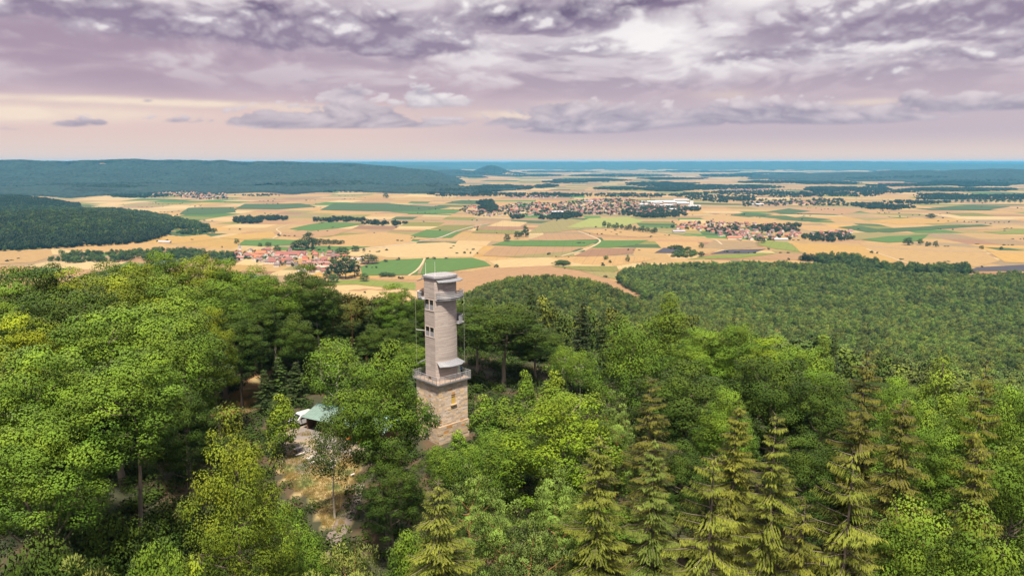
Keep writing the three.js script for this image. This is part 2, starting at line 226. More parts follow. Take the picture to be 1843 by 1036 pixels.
// ---------------------------------------------------------------- the farmland: a mosaic of strip fields over the plain
const PAL = { straw: [0.237, 0.152, 0.055], pale: [0.289, 0.210, 0.094], pink: [0.206, 0.123, 0.055], dust: [0.172, 0.121, 0.059], clay: [0.162, 0.085, 0.041], gold: [0.254, 0.158, 0.037], green: [0.041, 0.093, 0.008], deep: [0.027, 0.055, 0.009], olive: [0.106, 0.104, 0.016], lime: [0.106, 0.131, 0.013], hay: [0.148, 0.123, 0.037], slate: [0.031, 0.027, 0.037] };
const jitter = (c, k, R) => { const m = 1 + (R() - 0.5) * k, w = 1 + (R() - 0.5) * k * 0.4; return [c[0] * m * w, c[1] * m, c[2] * m / w]; };
const borders = [];
{
  const R = rng(501), g = new Mesh3(), TURN = 0.22, ct = Math.cos(TURN), st = Math.sin(TURN);
  const toXZ = (p) => [p[0] * ct - p[1] * st, p[0] * st + p[1] * ct];
  const rec = (q, depth) => {
    const w = q.map(toXZ), cx = (w[0][0] + w[1][0] + w[2][0] + w[3][0]) / 4, cz = (w[0][1] + w[1][1] + w[2][1] + w[3][1]) / 4;
    const e1 = Math.hypot(q[1][0] - q[0][0], q[1][1] - q[0][1]), e2 = Math.hypot(q[3][0] - q[0][0], q[3][1] - q[0][1]), big = Math.max(e1, e2);
    const rNear = Math.max(60, Math.hypot(cx, cz) - big * 0.75), r = Math.hypot(cx, cz), az = Math.abs(Math.atan2(cx, -cz));
    if (cz > big && r > big) return;
    if (az > 46 * RAD && r - big > 2500 && big < 9000) { if (az > 60 * RAD) return; }
    const want = clamp(60 + rNear * 0.032, 95, 1400) * (0.75 + 0.6 * R());
    if (e1 * e2 > want * want * 1.15 && depth < 26) {
      const alongFirst = e1 * (0.45 + 0.45 * R()) > e2 * (0.6 + 0.5 * R()) ? 0 : 1, s = 0.36 + 0.28 * R(), s2 = clamp(s + (R() - 0.5) * 0.10, 0.3, 0.7), L = (a, b, t) => [lerp(a[0], b[0], t), lerp(a[1], b[1], t)];
      if (alongFirst === 0) { const m = L(q[0], q[1], s), k = L(q[3], q[2], s2); rec([q[0], m, k, q[3]], depth + 1); rec([m, q[1], q[2], k], depth + 1); }
      else { const m = L(q[0], q[3], s), k = L(q[1], q[2], s2); rec([q[0], q[1], k, m], depth + 1); rec([m, k, q[2], q[3]], depth + 1); }
      return;
    }
    if (r < 1080) return;
    if (r < 8200 && az < 40 * RAD && R() < 0.5) borders.push([w[0], w[1], r]); if (r < 8200 && az < 40 * RAD && R() < 0.3) borders.push([w[0], w[3], r]);
    const k = R(), far = ss(r, 4000, 9000), col = jitter(k < 0.30 ? PAL.straw : k < 0.44 ? PAL.pale : k < 0.60 ? PAL.pink : k < 0.70 ? PAL.dust : k < 0.74 ? PAL.clay : k < 0.79 ? PAL.gold : k < 0.845 ? PAL.green : k < 0.90 + 0.03 * far ? PAL.deep : k < 0.945 ? PAL.olive : PAL.hay, 0.22, R);
    const cell = clamp(26 + r * 0.016, 40, 900), n = Math.max(1, Math.ceil(e1 / cell)), m = Math.max(1, Math.ceil(e2 / cell)), base = g.p.length / 3, flip = R() < 0.5, off = R();
    for (let i = 0; i <= n; i++) for (let j = 0; j <= m; j++) {
      const a = i / n, b = j / m, p = [lerp(lerp(q[0][0], q[1][0], a), lerp(q[3][0], q[2][0], a), b), lerp(lerp(q[0][1], q[1][1], a), lerp(q[3][1], q[2][1], a), b)], [x, z] = toXZ(p);
      g.v(x, groundAt(x, z), z, col, (flip ? a * e1 : b * e2) / 120 + off, (flip ? b * e2 : a * e1) / 120 + off);
    }
    for (let i = 0; i < n; i++) for (let j = 0; j < m; j++) { const s = base + i * (m + 1) + j; g.quad(s, s + 1, s + m + 2, s + m + 1); }
  };
  rec([[-52000, -60000], [52000, -60000], [52000, 3000], [-52000, 3000]], 0);
  tag(part('farmland', g.geo(), fieldMat), 'patchwork of harvested and green strip fields across the plain', null, null, 'structure');
}
// single fields that stand out, each a sheet a little above the mosaic
function field(color, px, label, turn = 0, lift = 0.5) {
  const pts = ground2(px), R = rng(900 + taken.size * 7 + px[0][0]), col = jitter(PAL[color] ?? color, 0.1, R);
  const tris = THREE.ShapeUtils.triangulateShape(pts.map((p) => new THREE.Vector2(...p)), []), g = new Mesh3(), r = Math.hypot(...pts[0]);
  const cut = (a, b, c, n) => { if (!n) { const id = [a, b, c].map(([x, z]) => g.v(x, groundAt(x, z) + lift * 0.6 + r * 0.0001, z, col, (x * Math.cos(turn) + z * Math.sin(turn)) / 120, (z * Math.cos(turn) - x * Math.sin(turn)) / 120)); const up = (b[0] - a[0]) * (c[1] - a[1]) - (b[1] - a[1]) * (c[0] - a[0]) < 0; up ? g.tri(id[0], id[1], id[2]) : g.tri(id[0], id[2], id[1]); return; } const m = (p, q) => [(p[0] + q[0]) / 2, (p[1] + q[1]) / 2], d = m(a, b), e = m(b, c), f = m(c, a); cut(a, d, f, n - 1); cut(d, b, e, n - 1); cut(f, e, c, n - 1); cut(d, e, f, n - 1); };
  const big = Math.max(...pts.map((p, i) => Math.hypot(p[0] - pts[(i + 1) % pts.length][0], p[1] - pts[(i + 1) % pts.length][1])));
  for (const t of tris) cut(...t.map((i) => pts[i]), clamp(Math.ceil(Math.log2(big / (12 + r * 0.008))), 0, 6));
  const geo = mergeVertices(g.geo(false)); geo.computeVertexNormals();
  tag(part('field', geo, fieldMat), label, null, null, 'structure');
}
field('pink', [[600, 512], [690, 500], [820, 494], [880, 482], [985, 478], [1062, 492], [1112, 508], [1158, 523], [1162, 531], [1120, 545], [1000, 560], [860, 565], [700, 560], [600, 540]], 'wide stubble field behind and right of the tower', 0.5);
field('green', [[648, 480], [692, 468], [762, 465], [750, 494], [652, 496]], 'green field left of the track behind the tower', 0.1, 0.8);
field('green', [[766, 465], [850, 464], [872, 470], [884, 478], [800, 490], [756, 494]], 'brighter green field right of the track behind the tower', 0.9, 0.8);
field('lime', [[560, 507], [650, 503], [748, 509], [748, 522], [640, 512], [560, 514]], 'thin yellow green meadow strip above the pines', 0, 0.8);
field('pale', [[540, 516], [640, 513], [750, 524], [752, 545], [560, 545]], 'pale straw field just over the pine tops', 0.2, 0.6);
field('straw', [[700, 496], [760, 495], [756, 504], [640, 502]], 'narrow stubble strip under the green field', 0, 0.9);
field('pale', [[880, 470], [980, 461], [1090, 470], [1110, 481], [985, 478], [900, 482]], 'pale stubble field beyond the tower roof', 0.4);
field('straw', [[985, 463], [1130, 460], [1180, 466], [1110, 478], [1050, 476]], 'golden stubble field by the wood corner', 0.2, 0.7);
field('olive', [[990, 479], [1110, 479], [1114, 487], [1104, 490], [1040, 486]], 'olive green strip beside the round wood corner', 0, 0.9);
field('hay', [[1045, 487], [1106, 490], [1125, 505], [1080, 498]], 'dry grass corner at the wood edge', 0, 0.7);
field('green', [[884, 441], [912, 433], [1070, 432], [1077, 434], [1052, 444], [930, 443]], 'long green strip field in the middle of the plain', 0.1, 0.8);
field('green', [[1062, 446], [1080, 433], [1168, 432], [1140, 442], [1100, 446]], 'bright green field right of the farm track', 0.3, 0.8);
field('clay', [[1032, 461], [1062, 448], [1145, 446], [1140, 456], [1075, 462]], 'reddish ploughed field below the green strip', 0.2, 0.7);
field('pink', [[868, 460], [890, 444], [1050, 445], [1020, 455], [900, 462]], 'pinkish stubble under the long green strip', 0.1, 0.6);
field('hay', [[905, 462], [1030, 452], [1035, 461], [960, 464]], 'dry grass strip with bushes', 0.1, 0.8);
field('pink', [[950, 432], [985, 420], [1070, 422], [1078, 431], [1000, 433]], 'pale red stubble left of centre track', 0, 0.7);
field('straw', [[1040, 414], [1100, 412], [1180, 418], [1235, 424], [1150, 427], [1075, 422]], 'orange stubble below the poplar row', 0, 0.7);
field('green', [[738, 425], [768, 413], [832, 417], [812, 428], [770, 428]], 'green field left of the farm road', 0.2, 0.8);
field('olive', [[774, 412], [800, 405], [855, 405], [850, 412], [832, 416]], 'olive field beside the farm road', 0.2, 0.7);
field('clay', [[858, 412], [890, 404], [945, 405], [948, 413], [880, 415]], 'red brown ploughed field by three trees', 0, 0.7);
field('olive', [[848, 419], [862, 413], [950, 415], [942, 421]], 'thin olive strip by three trees', 0, 0.9);
field('pale', [[876, 407], [905, 397], [950, 400], [935, 408]], 'cream stubble field below the town', 0, 0.8);
field('hay', [[950, 420], [975, 402], [1010, 392], [1060, 397], [1050, 412], [1000, 418]], 'dry meadow below the dark grove', 0, 0.6);
field([0.16, 0.18, 0.04], [[1020, 409], [1060, 393], [1130, 390], [1160, 398], [1110, 410]], 'green meadow right of the dark grove', 0, 0.7);
field('green', [[-20, 447], [-20, 437], [30, 432], [80, 433], [150, 439], [80, 446], [30, 450]], 'bright green field at the foot of the wooded hill', 0.3, 0.8);
field('straw', [[-20, 452], [30, 451], [90, 448], [95, 460], [60, 472], [-20, 476]], 'straw field over the tree tops at far left', 0.2, 0.6);
field('straw', [[100, 447], [150, 440], [280, 436], [330, 446], [200, 455]], 'straw field below the wooded hill', 0.3, 0.5);
field('gold', [[230, 432], [290, 424], [370, 422], [390, 430], [300, 440]], 'golden field at the tail of the wooded hill', 0.2, 0.6);
field('gold', [[395, 428], [430, 421], [490, 417], [500, 428], [440, 431]], 'deep yellow field in the left plain', 0, 0.7);
field('green', [[427, 441], [440, 432], [528, 432], [522, 441], [470, 443]], 'green field above the red roofed village', 0, 0.8);
field('green', [[552, 451], [560, 443], [668, 444], [612, 452], [580, 455]], 'green meadow right of the village trees', 0, 0.8);
field('straw', [[548, 440], [600, 425], [690, 418], [750, 424], [735, 438], [650, 446]], 'broad stubble field above the village', 0.3, 0.5);
field('pale', [[650, 455], [700, 440], [800, 436], [870, 444], [850, 462], [700, 464]], 'pale stubble beyond the green fields', 0.5, 0.5);
field('pink', [[500, 424], [560, 410], [640, 412], [600, 424], [550, 428]], 'pinkish stubble in the left plain', 0.1, 0.6);
field('green', [[520, 412], [580, 400], [660, 402], [600, 412], [560, 416]], 'green field in the left plain', 0, 0.8);
field('deep', [[322, 386], [338, 374], [420, 373], [424, 382], [370, 386]], 'dark green field below the far village', 0, 0.9);
field('deep', [[420, 376], [440, 367], [540, 366], [570, 372], [500, 377]], 'long dark green field right of the far village', 0, 0.9);
field('deep', [[575, 378], [600, 366], [700, 366], [810, 373], [760, 380], [660, 380]], 'broad dark green band of crops', 0, 0.9);
field('green', [[700, 381], [760, 376], [830, 378], [818, 384], [740, 385]], 'green band left of the town', 0, 0.9);
field('deep', [[800, 366], [830, 360], [880, 361], [870, 368]], 'dark green patch left of the grove', 0, 0.9);
field('lime', [[1362, 440], [1378, 433], [1418, 435], [1436, 448], [1440, 453], [1395, 448]], 'bright green grass field below the right village', 0.4, 0.9);
field('gold', [[1440, 453], [1424, 437], [1500, 437], [1560, 440], [1620, 470], [1560, 482], [1500, 470]], 'striped golden field right of the bright green one', 0.9, 0.6);
field('straw', [[1545, 436], [1640, 440], [1760, 446], [1800, 470], [1760, 480], [1640, 478], [1580, 456]], 'large golden stubble field above the tree belt', 0.1, 0.6);
field('gold', [[1775, 450], [1860, 452], [1880, 474], [1810, 472]], 'amber field at the right edge', 0.3, 0.7);
field('slate', [[1278, 457], [1305, 450], [1380, 448], [1354, 456]], 'dark slate blue field of dug soil', 0, 0.9);
field('slate', [[1738, 488], [1760, 481], [1870, 475], [1870, 488]], 'dark bluish ploughed field at the right edge', 0, 0.9);
field('slate', [[1178, 455], [1195, 446], [1240, 449], [1222, 456]], 'small dark slate field by bushes', 0, 0.9);
field('lime', [[1235, 467], [1290, 459], [1370, 455], [1400, 456], [1330, 465]], 'yellow green strip along the wood', 0, 0.9);
field('pink', [[1330, 466], [1400, 457], [1450, 460], [1455, 468]], 'pink stubble wedge at the wood edge', 0, 0.8);
field('dust', [[1262, 447], [1285, 433], [1355, 434], [1365, 445], [1320, 449]], 'greyish stubble below the right village', 0, 0.7);
field('straw', [[1225, 452], [1255, 441], [1300, 448], [1270, 457]], 'straw patch by the bushes', 0, 0.7);
field('deep', [[1312, 388], [1342, 382], [1392, 386], [1348, 391]], 'dark green diamond field right of the town', 0, 0.9);
field('deep', [[1380, 381], [1420, 375], [1460, 380], [1420, 385]], 'far dark green diamond field', 0, 0.9);
field('deep', [[1392, 395], [1445, 390], [1498, 395], [1450, 399]], 'long dark green diamond field', 0, 0.9);
field('deep', [[1508, 409], [1545, 406], [1600, 416], [1565, 419]], 'dark green wedge right of the right village', 0, 0.9);
field('deep', [[1545, 415], [1640, 409], [1768, 404], [1788, 407], [1700, 412], [1600, 419]], 'long dark green ribbon field', 0, 0.9);
field('green', [[1550, 432], [1600, 425], [1672, 422], [1656, 434], [1600, 437]], 'green field above the lone round trees', 0, 0.9);
field('hay', [[1510, 421], [1560, 418], [1680, 420], [1600, 426], [1540, 432]], 'grey green meadow above the lone trees', 0, 0.8);
field('lime', [[1770, 417], [1870, 413], [1870, 421], [1800, 421]], 'yellow green field at the far right', 0, 0.9);
field('green', [[1660, 354], [1720, 351], [1800, 352], [1760, 356]], 'thin green field at the right under dark woods', 0, 0.9);
field('deep', [[1675, 374], [1740, 370], [1820, 371], [1780, 378]], 'dark green field near the right edge', 0, 0.9);
field('straw', [[1260, 392], [1300, 384], [1380, 392], [1480, 402], [1380, 406], [1280, 400]], 'orange stubble above the right village', 0, 0.5);
field('gold', [[1560, 398], [1640, 392], [1740, 394], [1700, 402], [1620, 404]], 'golden field in the right plain', 0, 0.6);
field('pink', [[1400, 376], [1480, 372], [1560, 378], [1520, 386], [1430, 384]], 'pink stubble in the right plain', 0, 0.5);

// ---------------------------------------------------------------- roads and tracks
function track(name, px, width, label, mat = roadMat, lift = 1.0) {
  const c = px.map(([a, b]) => { const p = onGround(a, b); return new THREE.Vector3(p[0], 0, p[2]); }), cv = new THREE.CatmullRomCurve3(c, false, 'centripetal'), len = cv.getLength(), n = clamp(Math.round(len / (width * 3 + 6)), 4, 200), g = new Mesh3();
  for (let i = 0; i <= n; i++) { const p = cv.getPointAt(i / n), t = cv.getTangentAt(i / n), r = Math.hypot(p.x, p.z), w = width / 2 * (1 + 0.12 * n2(i * 0.7, width)); for (const s of [-1, 1]) { const x = p.x - t.z * w * s, z = p.z + t.x * w * s; g.v(x, groundAt(x, z) + (r < 300 ? 0.03 : lift * 0.7 + r * 0.0001), z, [1, 1, 1], s * width / 18, len * i / n / 9); } if (i) g.quad(2 * i - 2, 2 * i - 1, 2 * i + 1, 2 * i); }
  const geo = g.geo(); geo.deleteAttribute('color'); tag(part(name, geo, mat), label, null, null, 'structure');
}
const paleTrack = M(0.37, 0.29, 0.19, { map: soilTex, roughness: 1 });
track('farm_track', [[735, 496], [748, 488], [758, 477], [764, 466]], 5, 'pale track between the two green fields behind the tower', paleTrack);
track('farm_road', [[640, 450], [700, 443], [745, 436], [790, 428], [825, 415], [850, 408], [880, 402]], 7, 'grey farm road climbing from the village to the town', M(0.30, 0.25, 0.22, { map: soilTex }));
track('farm_track', [[1010, 461], [1040, 453], [1068, 443], [1080, 433], [1062, 424], [1040, 416]], 6, 'pale track between the green strip and the bright green field', paleTrack);
track('farm_track', [[1120, 412], [1200, 418], [1280, 430], [1300, 440]], 5, 'track running to the right village', paleTrack);
track('farm_road', [[1440, 436], [1520, 440], [1600, 446], [1720, 452], [1900, 456]], 7, 'country road lined with round trees', M(0.22, 0.19, 0.18, { map: soilTex }));
track('farm_track', [[1560, 448], [1600, 462], [1640, 474], [1700, 480]], 5, 'track along the golden field', paleTrack);
track('farm_track', [[490, 430], [505, 420], [498, 412], [520, 405]], 5, 'winding track left of the stubble field', paleTrack);
track('footpath', FOOT, 2.2, 'narrow paved path leading down from the clearing', M(0.15, 0.125, 0.11, { map: soilTex, roughness: 1 }));
// ---------------------------------------------------------------- tree builders
const V3 = (x, y, z) => new THREE.Vector3(x, y, z);
class Leafy {   // many small folded leaf sprays in one geometry
  constructor() { this.p = []; this.c = []; this.n = []; this.i = []; this.k = 0; }
  leaf(x, y, z, nx, ny, nz, tx, ty, tz, L, W, r, g, b, sx = nx, sy = ny, sz = nz) {   // s: the soft normal of the tuft the spray belongs to
    if (nx * sx + ny * sy + nz * sz < 0) { nx = -nx; ny = -ny; nz = -nz; }
    // across = n x t
    let ax = ny * tz - nz * ty, ay = nz * tx - nx * tz, az = nx * ty - ny * tx; const m = Math.hypot(ax, ay, az) || 1; ax *= W / 2 / m; ay *= W / 2 / m; az *= W / 2 / m;
    const f = W * 0.22, mx = x + tx * L * 0.45, my = y + ty * L * 0.45, mz = z + tz * L * 0.45;
    this.p.push(x, y, z, mx + ax - nx * f, my + ay - ny * f, mz + az - nz * f, x + tx * L, y + ty * L, z + tz * L, mx - ax - nx * f, my - ay - ny * f, mz - az - nz * f);
    const qx = sx * 0.82 + nx * 0.18, qy = sy * 0.82 + ny * 0.18, qz = sz * 0.82 + nz * 0.18, qm = Math.hypot(qx, qy, qz) || 1;
    for (let q = 0; q < 4; q++) { this.c.push(r, g, b); this.n.push(qx / qm, qy / qm, qz / qm); }
    const k = this.k; this.i.push(k, k + 2, k + 1, k, k + 3, k + 2); this.k += 4;
  }
  geo() { const g = new THREE.BufferGeometry(); g.setAttribute('position', new THREE.Float32BufferAttribute(this.p, 3)); g.setAttribute('normal', new THREE.Float32BufferAttribute(this.n, 3)); g.setAttribute('color', new THREE.Float32BufferAttribute(this.c, 3)); g.setIndex(this.i); return g; }
}
class Wood {   // tapered limbs
  constructor() { this.p = []; this.u = []; this.i = []; }
  limb(pts, radii, sides = 6) {
    const base = this.p.length / 3, n = pts.length;
    for (let k = 0; k < n; k++) {
      const d = pts[Math.min(k + 1, n - 1)].clone().sub(pts[Math.max(k - 1, 0)]).normalize(), a = Math.abs(d.y) > 0.9 ? V3(1, 0, 0) : V3(0, 1, 0), s = a.cross(d).normalize(), t = d.clone().cross(s);
      for (let q = 0; q < sides; q++) { const w = (q / sides) * 2 * PI, c = Math.cos(w) * radii[k], e = Math.sin(w) * radii[k]; this.p.push(pts[k].x + s.x * c + t.x * e, pts[k].y + s.y * c + t.y * e, pts[k].z + s.z * c + t.z * e); this.u.push(q / sides * 2, pts[k].y / 2); }
    }
    for (let k = 0; k + 1 < n; k++) for (let q = 0; q < sides; q++) { const a = base + k * sides + q, b = base + k * sides + (q + 1) % sides; this.i.push(a, b, b + sides, a, b + sides, a + sides); }
  }
  geo() { const g = new THREE.BufferGeometry(); g.setAttribute('position', new THREE.Float32BufferAttribute(this.p, 3)); g.setAttribute('uv', new THREE.Float32BufferAttribute(this.u, 2)); g.setIndex(this.i); g.computeVertexNormals(); return g; }
}
const dirOn = (R) => { const y = 2 * R() - 1, a = 2 * PI * R(), s = Math.sqrt(1 - y * y); return [Math.cos(a) * s, y, Math.sin(a) * s]; };
const nrm = (a) => { const m = Math.hypot(a[0], a[1], a[2]) || 1; return [a[0] / m, a[1] / m, a[2] / m]; };

// A broadleaf tree: leaf clumps over an uneven crown. Everything in metres for a tree of height H.
function broadleaf(seed, o) {
  const R = rng(seed), { H = 20, Rc = 5, base = 0.3, clumps = 150, leaves = 75, rc = 1.15, L = 0.46, Wd = 0.34, col = [0.072, 0.13, 0.016], tip = [0.145, 0.18, 0.018], hang = 0, needle = 0, vary = 0.25, trunk = 0.30, fork = 0, bare = 0, flat = 0.72, lobe = 0.24, egg = 0.12, limbs = 12, open = 0 } = o;
  const lf = new Leafy(), wd = new Wood(), cy = H * (base + 1) / 2, ry = H * (1 - base) / 2 - rc * 0.4, lobes = (d) => 1 + lobe * n3(d[0] * 1.7 + seed, d[1] * 1.7, d[2] * 1.7) + lobe * 0.5 * n3(d[0] * 4 + seed, d[1] * 4, d[2] * 4 + 5);
  const centres = [];
  for (let k = 0, tries = 0; k < clumps && tries < clumps * 6; tries++) {
    const d = dirOn(R); if (d[1] < -0.55 && R() < 0.75) continue;
    const q = (R() < 0.86 ? 0.82 + 0.18 * R() : 0.45 + 0.35 * R()) * lobes(d), taper = 1 - egg * d[1];
    const c = [d[0] * (Rc - rc * 0.5) * q * taper, cy + d[1] * ry * q, d[2] * (Rc - rc * 0.5) * q * taper];
    if (open && centres.some((e) => Math.hypot(e[0] - c[0], e[1] - c[1], e[2] - c[2]) < open)) continue;
    centres.push(c); k++;
    const size = rc * (0.65 + 0.7 * R()), shade = 1 + (R() - 0.5) * 2 * vary, warm = clamp(0.32 + 0.55 * (R() - 0.5) + 0.25 * d[1], 0, 1), n = Math.round(leaves * (size / rc) ** 1.6);
    const out = nrm([d[0], d[1] + 0.45, d[2]]);
    for (let j = 0; j < n; j++) {
      const e = dirOn(R); if (e[0] * out[0] + e[1] * out[1] + e[2] * out[2] < -0.35 && R() < 0.8) continue;
      const s = size * (0.62 + 0.42 * R() + 0.16 * n3(e[0] * 2.2 + k, e[1] * 2.2, e[2] * 2.2)), x = c[0] + e[0] * s, y = c[1] + e[1] * s * flat - (hang ? Math.pow(R(), 1.6) * hang : 0), z = c[2] + e[2] * s;
      let nn, tt;
      if (needle) { tt = nrm([e[0] * 0.8 + (R() - 0.5) * 0.7, e[1] * 0.5 + 0.75 + (R() - 0.5) * 0.5, e[2] * 0.8 + (R() - 0.5) * 0.7]); const q2 = dirOn(R); nn = nrm([tt[1] * q2[2] - tt[2] * q2[1], tt[2] * q2[0] - tt[0] * q2[2], tt[0] * q2[1] - tt[1] * q2[0]]); }
      else {
        nn = nrm([e[0] * 0.8 + (R() - 0.5) * 1.1, e[1] * 0.8 + 0.35 + (R() - 0.5) * 0.9, e[2] * 0.8 + (R() - 0.5) * 1.1]);
        const dn = hang ? -1.1 : -0.25, q2 = [e[0] * 0.7 + (R() - 0.5) * 2, e[1] * 0.4 + dn * (0.4 + R()) + (R() - 0.5) * 0.8, e[2] * 0.7 + (R() - 0.5) * 2], k2 = q2[0] * nn[0] + q2[1] * nn[1] + q2[2] * nn[2]; tt = nrm([q2[0] - nn[0] * k2, q2[1] - nn[1] * k2, q2[2] - nn[2] * k2]);
      }
      const w = clamp(warm + (R() - 0.5) * 0.35, 0, 1), m = shade * (0.93 + 0.14 * R()), sz = 0.7 + 0.6 * R(), sn = nrm([e[0] * 0.8 + d[0] * 0.75, e[1] * 0.9 + d[1] * 0.55 + 0.12 + needle * 0.2, e[2] * 0.8 + d[2] * 0.75]);
      lf.leaf(x, y, z, nn[0], nn[1], nn[2], tt[0], tt[1], tt[2], L * sz, Wd * sz, lerp(col[0], tip[0], w) * m, lerp(col[1], tip[1], w) * m, lerp(col[2], tip[2], w) * m, sn[0], sn[1], sn[2]);
    }
  }
  // trunk, sometimes forked, and limbs into the clumps
  const lean = [(R() - 0.5) * 0.06 * H, (R() - 0.5) * 0.06 * H], tp = [], tr = [], top = H * (fork ? 0.3 : 0.84);
  for (let k = 0; k <= 7; k++) { const t = k / 7; tp.push(V3(lean[0] * t + 0.12 * Math.sin(t * 7 + seed), t * top, lean[1] * t + 0.12 * Math.cos(t * 6 + seed))); tr.push(trunk * (k ? Math.pow(1 - t * (fork ? 0.35 : 0.93), 0.85) : 1.35)); }
  wd.limb(tp, tr, 9);
  const limb = (from, to, r0, sag = 0.12) => { const pts = [], rr = []; for (let k = 0; k <= 5; k++) { const t = k / 5, p = from.clone().lerp(to, t); p.y -= Math.sin(t * PI) * from.distanceTo(to) * sag; p.x += 0.18 * Math.sin(t * 9 + r0 * 40) * t; p.z += 0.18 * Math.cos(t * 8 + r0 * 40) * t; pts.push(p); rr.push(r0 * (1 - 0.85 * t)); } wd.limb(pts, rr, 5); };
  if (fork) for (const s of [-1, 1]) { const a = seed + s * 1.5, e = V3(Math.cos(a) * Rc * 0.4, H * 0.75, Math.sin(a) * Rc * 0.4); limb(tp[7].clone(), e, trunk * 0.62, -0.04); }
  for (let k = 0; k < limbs && centres.length; k++) { const c = centres[Math.floor(R() * centres.length)], yy = clamp(c[1] - Math.hypot(c[0], c[2]) * (0.5 + 0.4 * R()), H * base * 0.7, top * 0.96), f = tp[Math.min(7, Math.floor(yy / top * 7))]; limb(V3(f.x, yy, f.z), V3(c[0], c[1], c[2]), trunk * (0.3 + 0.15 * R())); }
  for (let k = 0; k < bare; k++) { const d = dirOn(R), e = V3(d[0] * Rc * 1.02, cy + (d[1] - 0.2) * ry * 0.7, d[2] * Rc * 1.02), f = V3(d[0] * Rc * 0.3, e.y - 0.8, d[2] * Rc * 0.3); limb(f, e, 0.09, -0.05); }
  // bring the grown crown to the size asked for
  const rad = []; let my = 0; for (let k = 0; k < lf.p.length; k += 12) { rad.push(Math.hypot(lf.p[k], lf.p[k + 2])); my = Math.max(my, lf.p[k + 1]); }
  rad.sort((a, b) => a - b); const fr = Rc / rad[Math.floor(rad.length * 0.965)], fy = H / my;
  for (const p of [lf.p, wd.p]) for (let k = 0; k < p.length; k += 3) { p[k] *= fr; p[k + 1] *= fy; p[k + 2] *= fr; }
  return { crown: lf.geo(), trunk: wd.geo(), H, R: Rc };
}
// A conifer with whorls of boughs that carry hanging sprays.
function conifer(seed, o) {
  const R = rng(seed), { H = 24, Rc = 3.4, whorls = 34, sag = 0.34, lift = 0.22, hang = 0.8, step = 0.15, L = 0.5, Wd = 0.14, col = [0.062, 0.085, 0.016], tip = [0.135, 0.145, 0.035], gap = 0.1, bot = 0.06, power = 0.85, trunk = 0.26, vary = 0.2, per = 6, fan = 0.75, jit = 0.7 } = o;
  const lf = new Leafy(), wd = new Wood(), tp = [], tr = [];
  for (let k = 0; k <= 8; k++) { const t = k / 8; tp.push(V3(0.08 * Math.sin(t * 5 + seed), t * H, 0.08 * Math.cos(t * 4 + seed))); tr.push(trunk * (1.02 - t) * (k ? 1 : 1.3) + 0.012); }
  wd.limb(tp, tr, 8);
  for (let k = 0; k < whorls; k++) {
    const t = bot + (1 - bot) * Math.pow((k + 0.3 * R()) / whorls, 0.92); if (t > 0.985) continue;
    const y0 = t * H, len0 = Rc * Math.pow(1 - t, power) * (1 + 0.25 * n2(k * 1.7, seed)) + 0.28, nb = Math.max(3, Math.round(per * (0.75 + 0.5 * R()))), a0 = R() * 2 * PI;
    for (let b = 0; b < nb; b++) {
      if (R() < gap) continue;
      const a = a0 + (b + 0.5 * (R() - 0.5)) / nb * 2 * PI, len = len0 * (0.45 + 0.75 * R()), ca = Math.cos(a), sa = Math.sin(a), shade = 1 + (R() - 0.5) * 2 * vary, warmB = R(), R0 = R();
      const tilt = (R() - 0.5) * 0.46, at = (s) => [ca * len * s, y0 + (R0 - 0.5) * jit + tilt * len * s + len * ((0.18 * (1 - t) * -1 + 0.25 * t) * s - sag * s * s + lift * s * s * s), sa * len * s];
      const pts = [], rr = []; for (let q = 0; q <= 4; q++) { const p = at(q / 4); pts.push(V3(...p)); rr.push(0.045 * (1 - q / 5) * (0.5 + len / 4)); } wd.limb(pts, rr, 3);
      for (let s = 0.12 + 0.1 * R(); s <= 1.0; s += step / len * (0.8 + 0.4 * R())) {
        const p = at(s), w2 = fan * len * 0.34 * Math.sin(Math.min(1, s * 1.25) * PI * 0.62 + 0.35) * (1 - 0.5 * s);
        for (const side of [-1, 1]) {
          const n = 1 + Math.round(w2 / 0.30);
          for (let q = 0; q < n; q++) {
            const o2 = (q + 0.3 * R()) * 0.28 * side, x = p[0] - sa * o2 + ca * Math.abs(o2) * 0.45, z = p[2] + ca * o2 + sa * Math.abs(o2) * 0.45, y = p[1] - Math.abs(o2) * 0.18 + (R() - 0.5) * 0.06;
            const tt = nrm([-sa * side * 0.55 + ca * 0.5 + (R() - 0.5) * 0.5, -hang * (0.5 + 0.8 * R()), ca * side * 0.55 + sa * 0.5 + (R() - 0.5) * 0.5]), q3 = [ca * 0.4 + (R() - 0.5), 0.9, sa * 0.4 + (R() - 0.5)], kk = q3[0] * tt[0] + q3[1] * tt[1] + q3[2] * tt[2], nn = nrm([q3[0] - tt[0] * kk, q3[1] - tt[1] * kk, q3[2] - tt[2] * kk]);
            const w = clamp(0.5 * warmB + 0.6 * (R() - 0.3) + 0.25 * s, 0, 1), m = shade * (0.75 + 0.5 * R()), sz = 0.65 + 0.7 * R();
            lf.leaf(x, y, z, nn[0], nn[1], nn[2], tt[0], tt[1], tt[2], L * sz, Wd * sz, lerp(col[0], tip[0], w) * m, lerp(col[1], tip[1], w) * m, lerp(col[2], tip[2], w) * m, ca * 0.55 - sa * side * 0.25, 0.72, sa * 0.55 + ca * side * 0.25);
          }
        }
      }
    }
  }
  for (let q = 0; q < 14; q++) { const y = H * (0.975 + 0.03 * R()); const a = R() * 6.28; lf.leaf(0, y, 0, 0.3, 0.2, 0.9, Math.cos(a) * 0.4, 0.85, Math.sin(a) * 0.4, 0.3, 0.07, ...col); }
  return { crown: lf.geo(), trunk: wd.geo(), H, R: Rc };
}
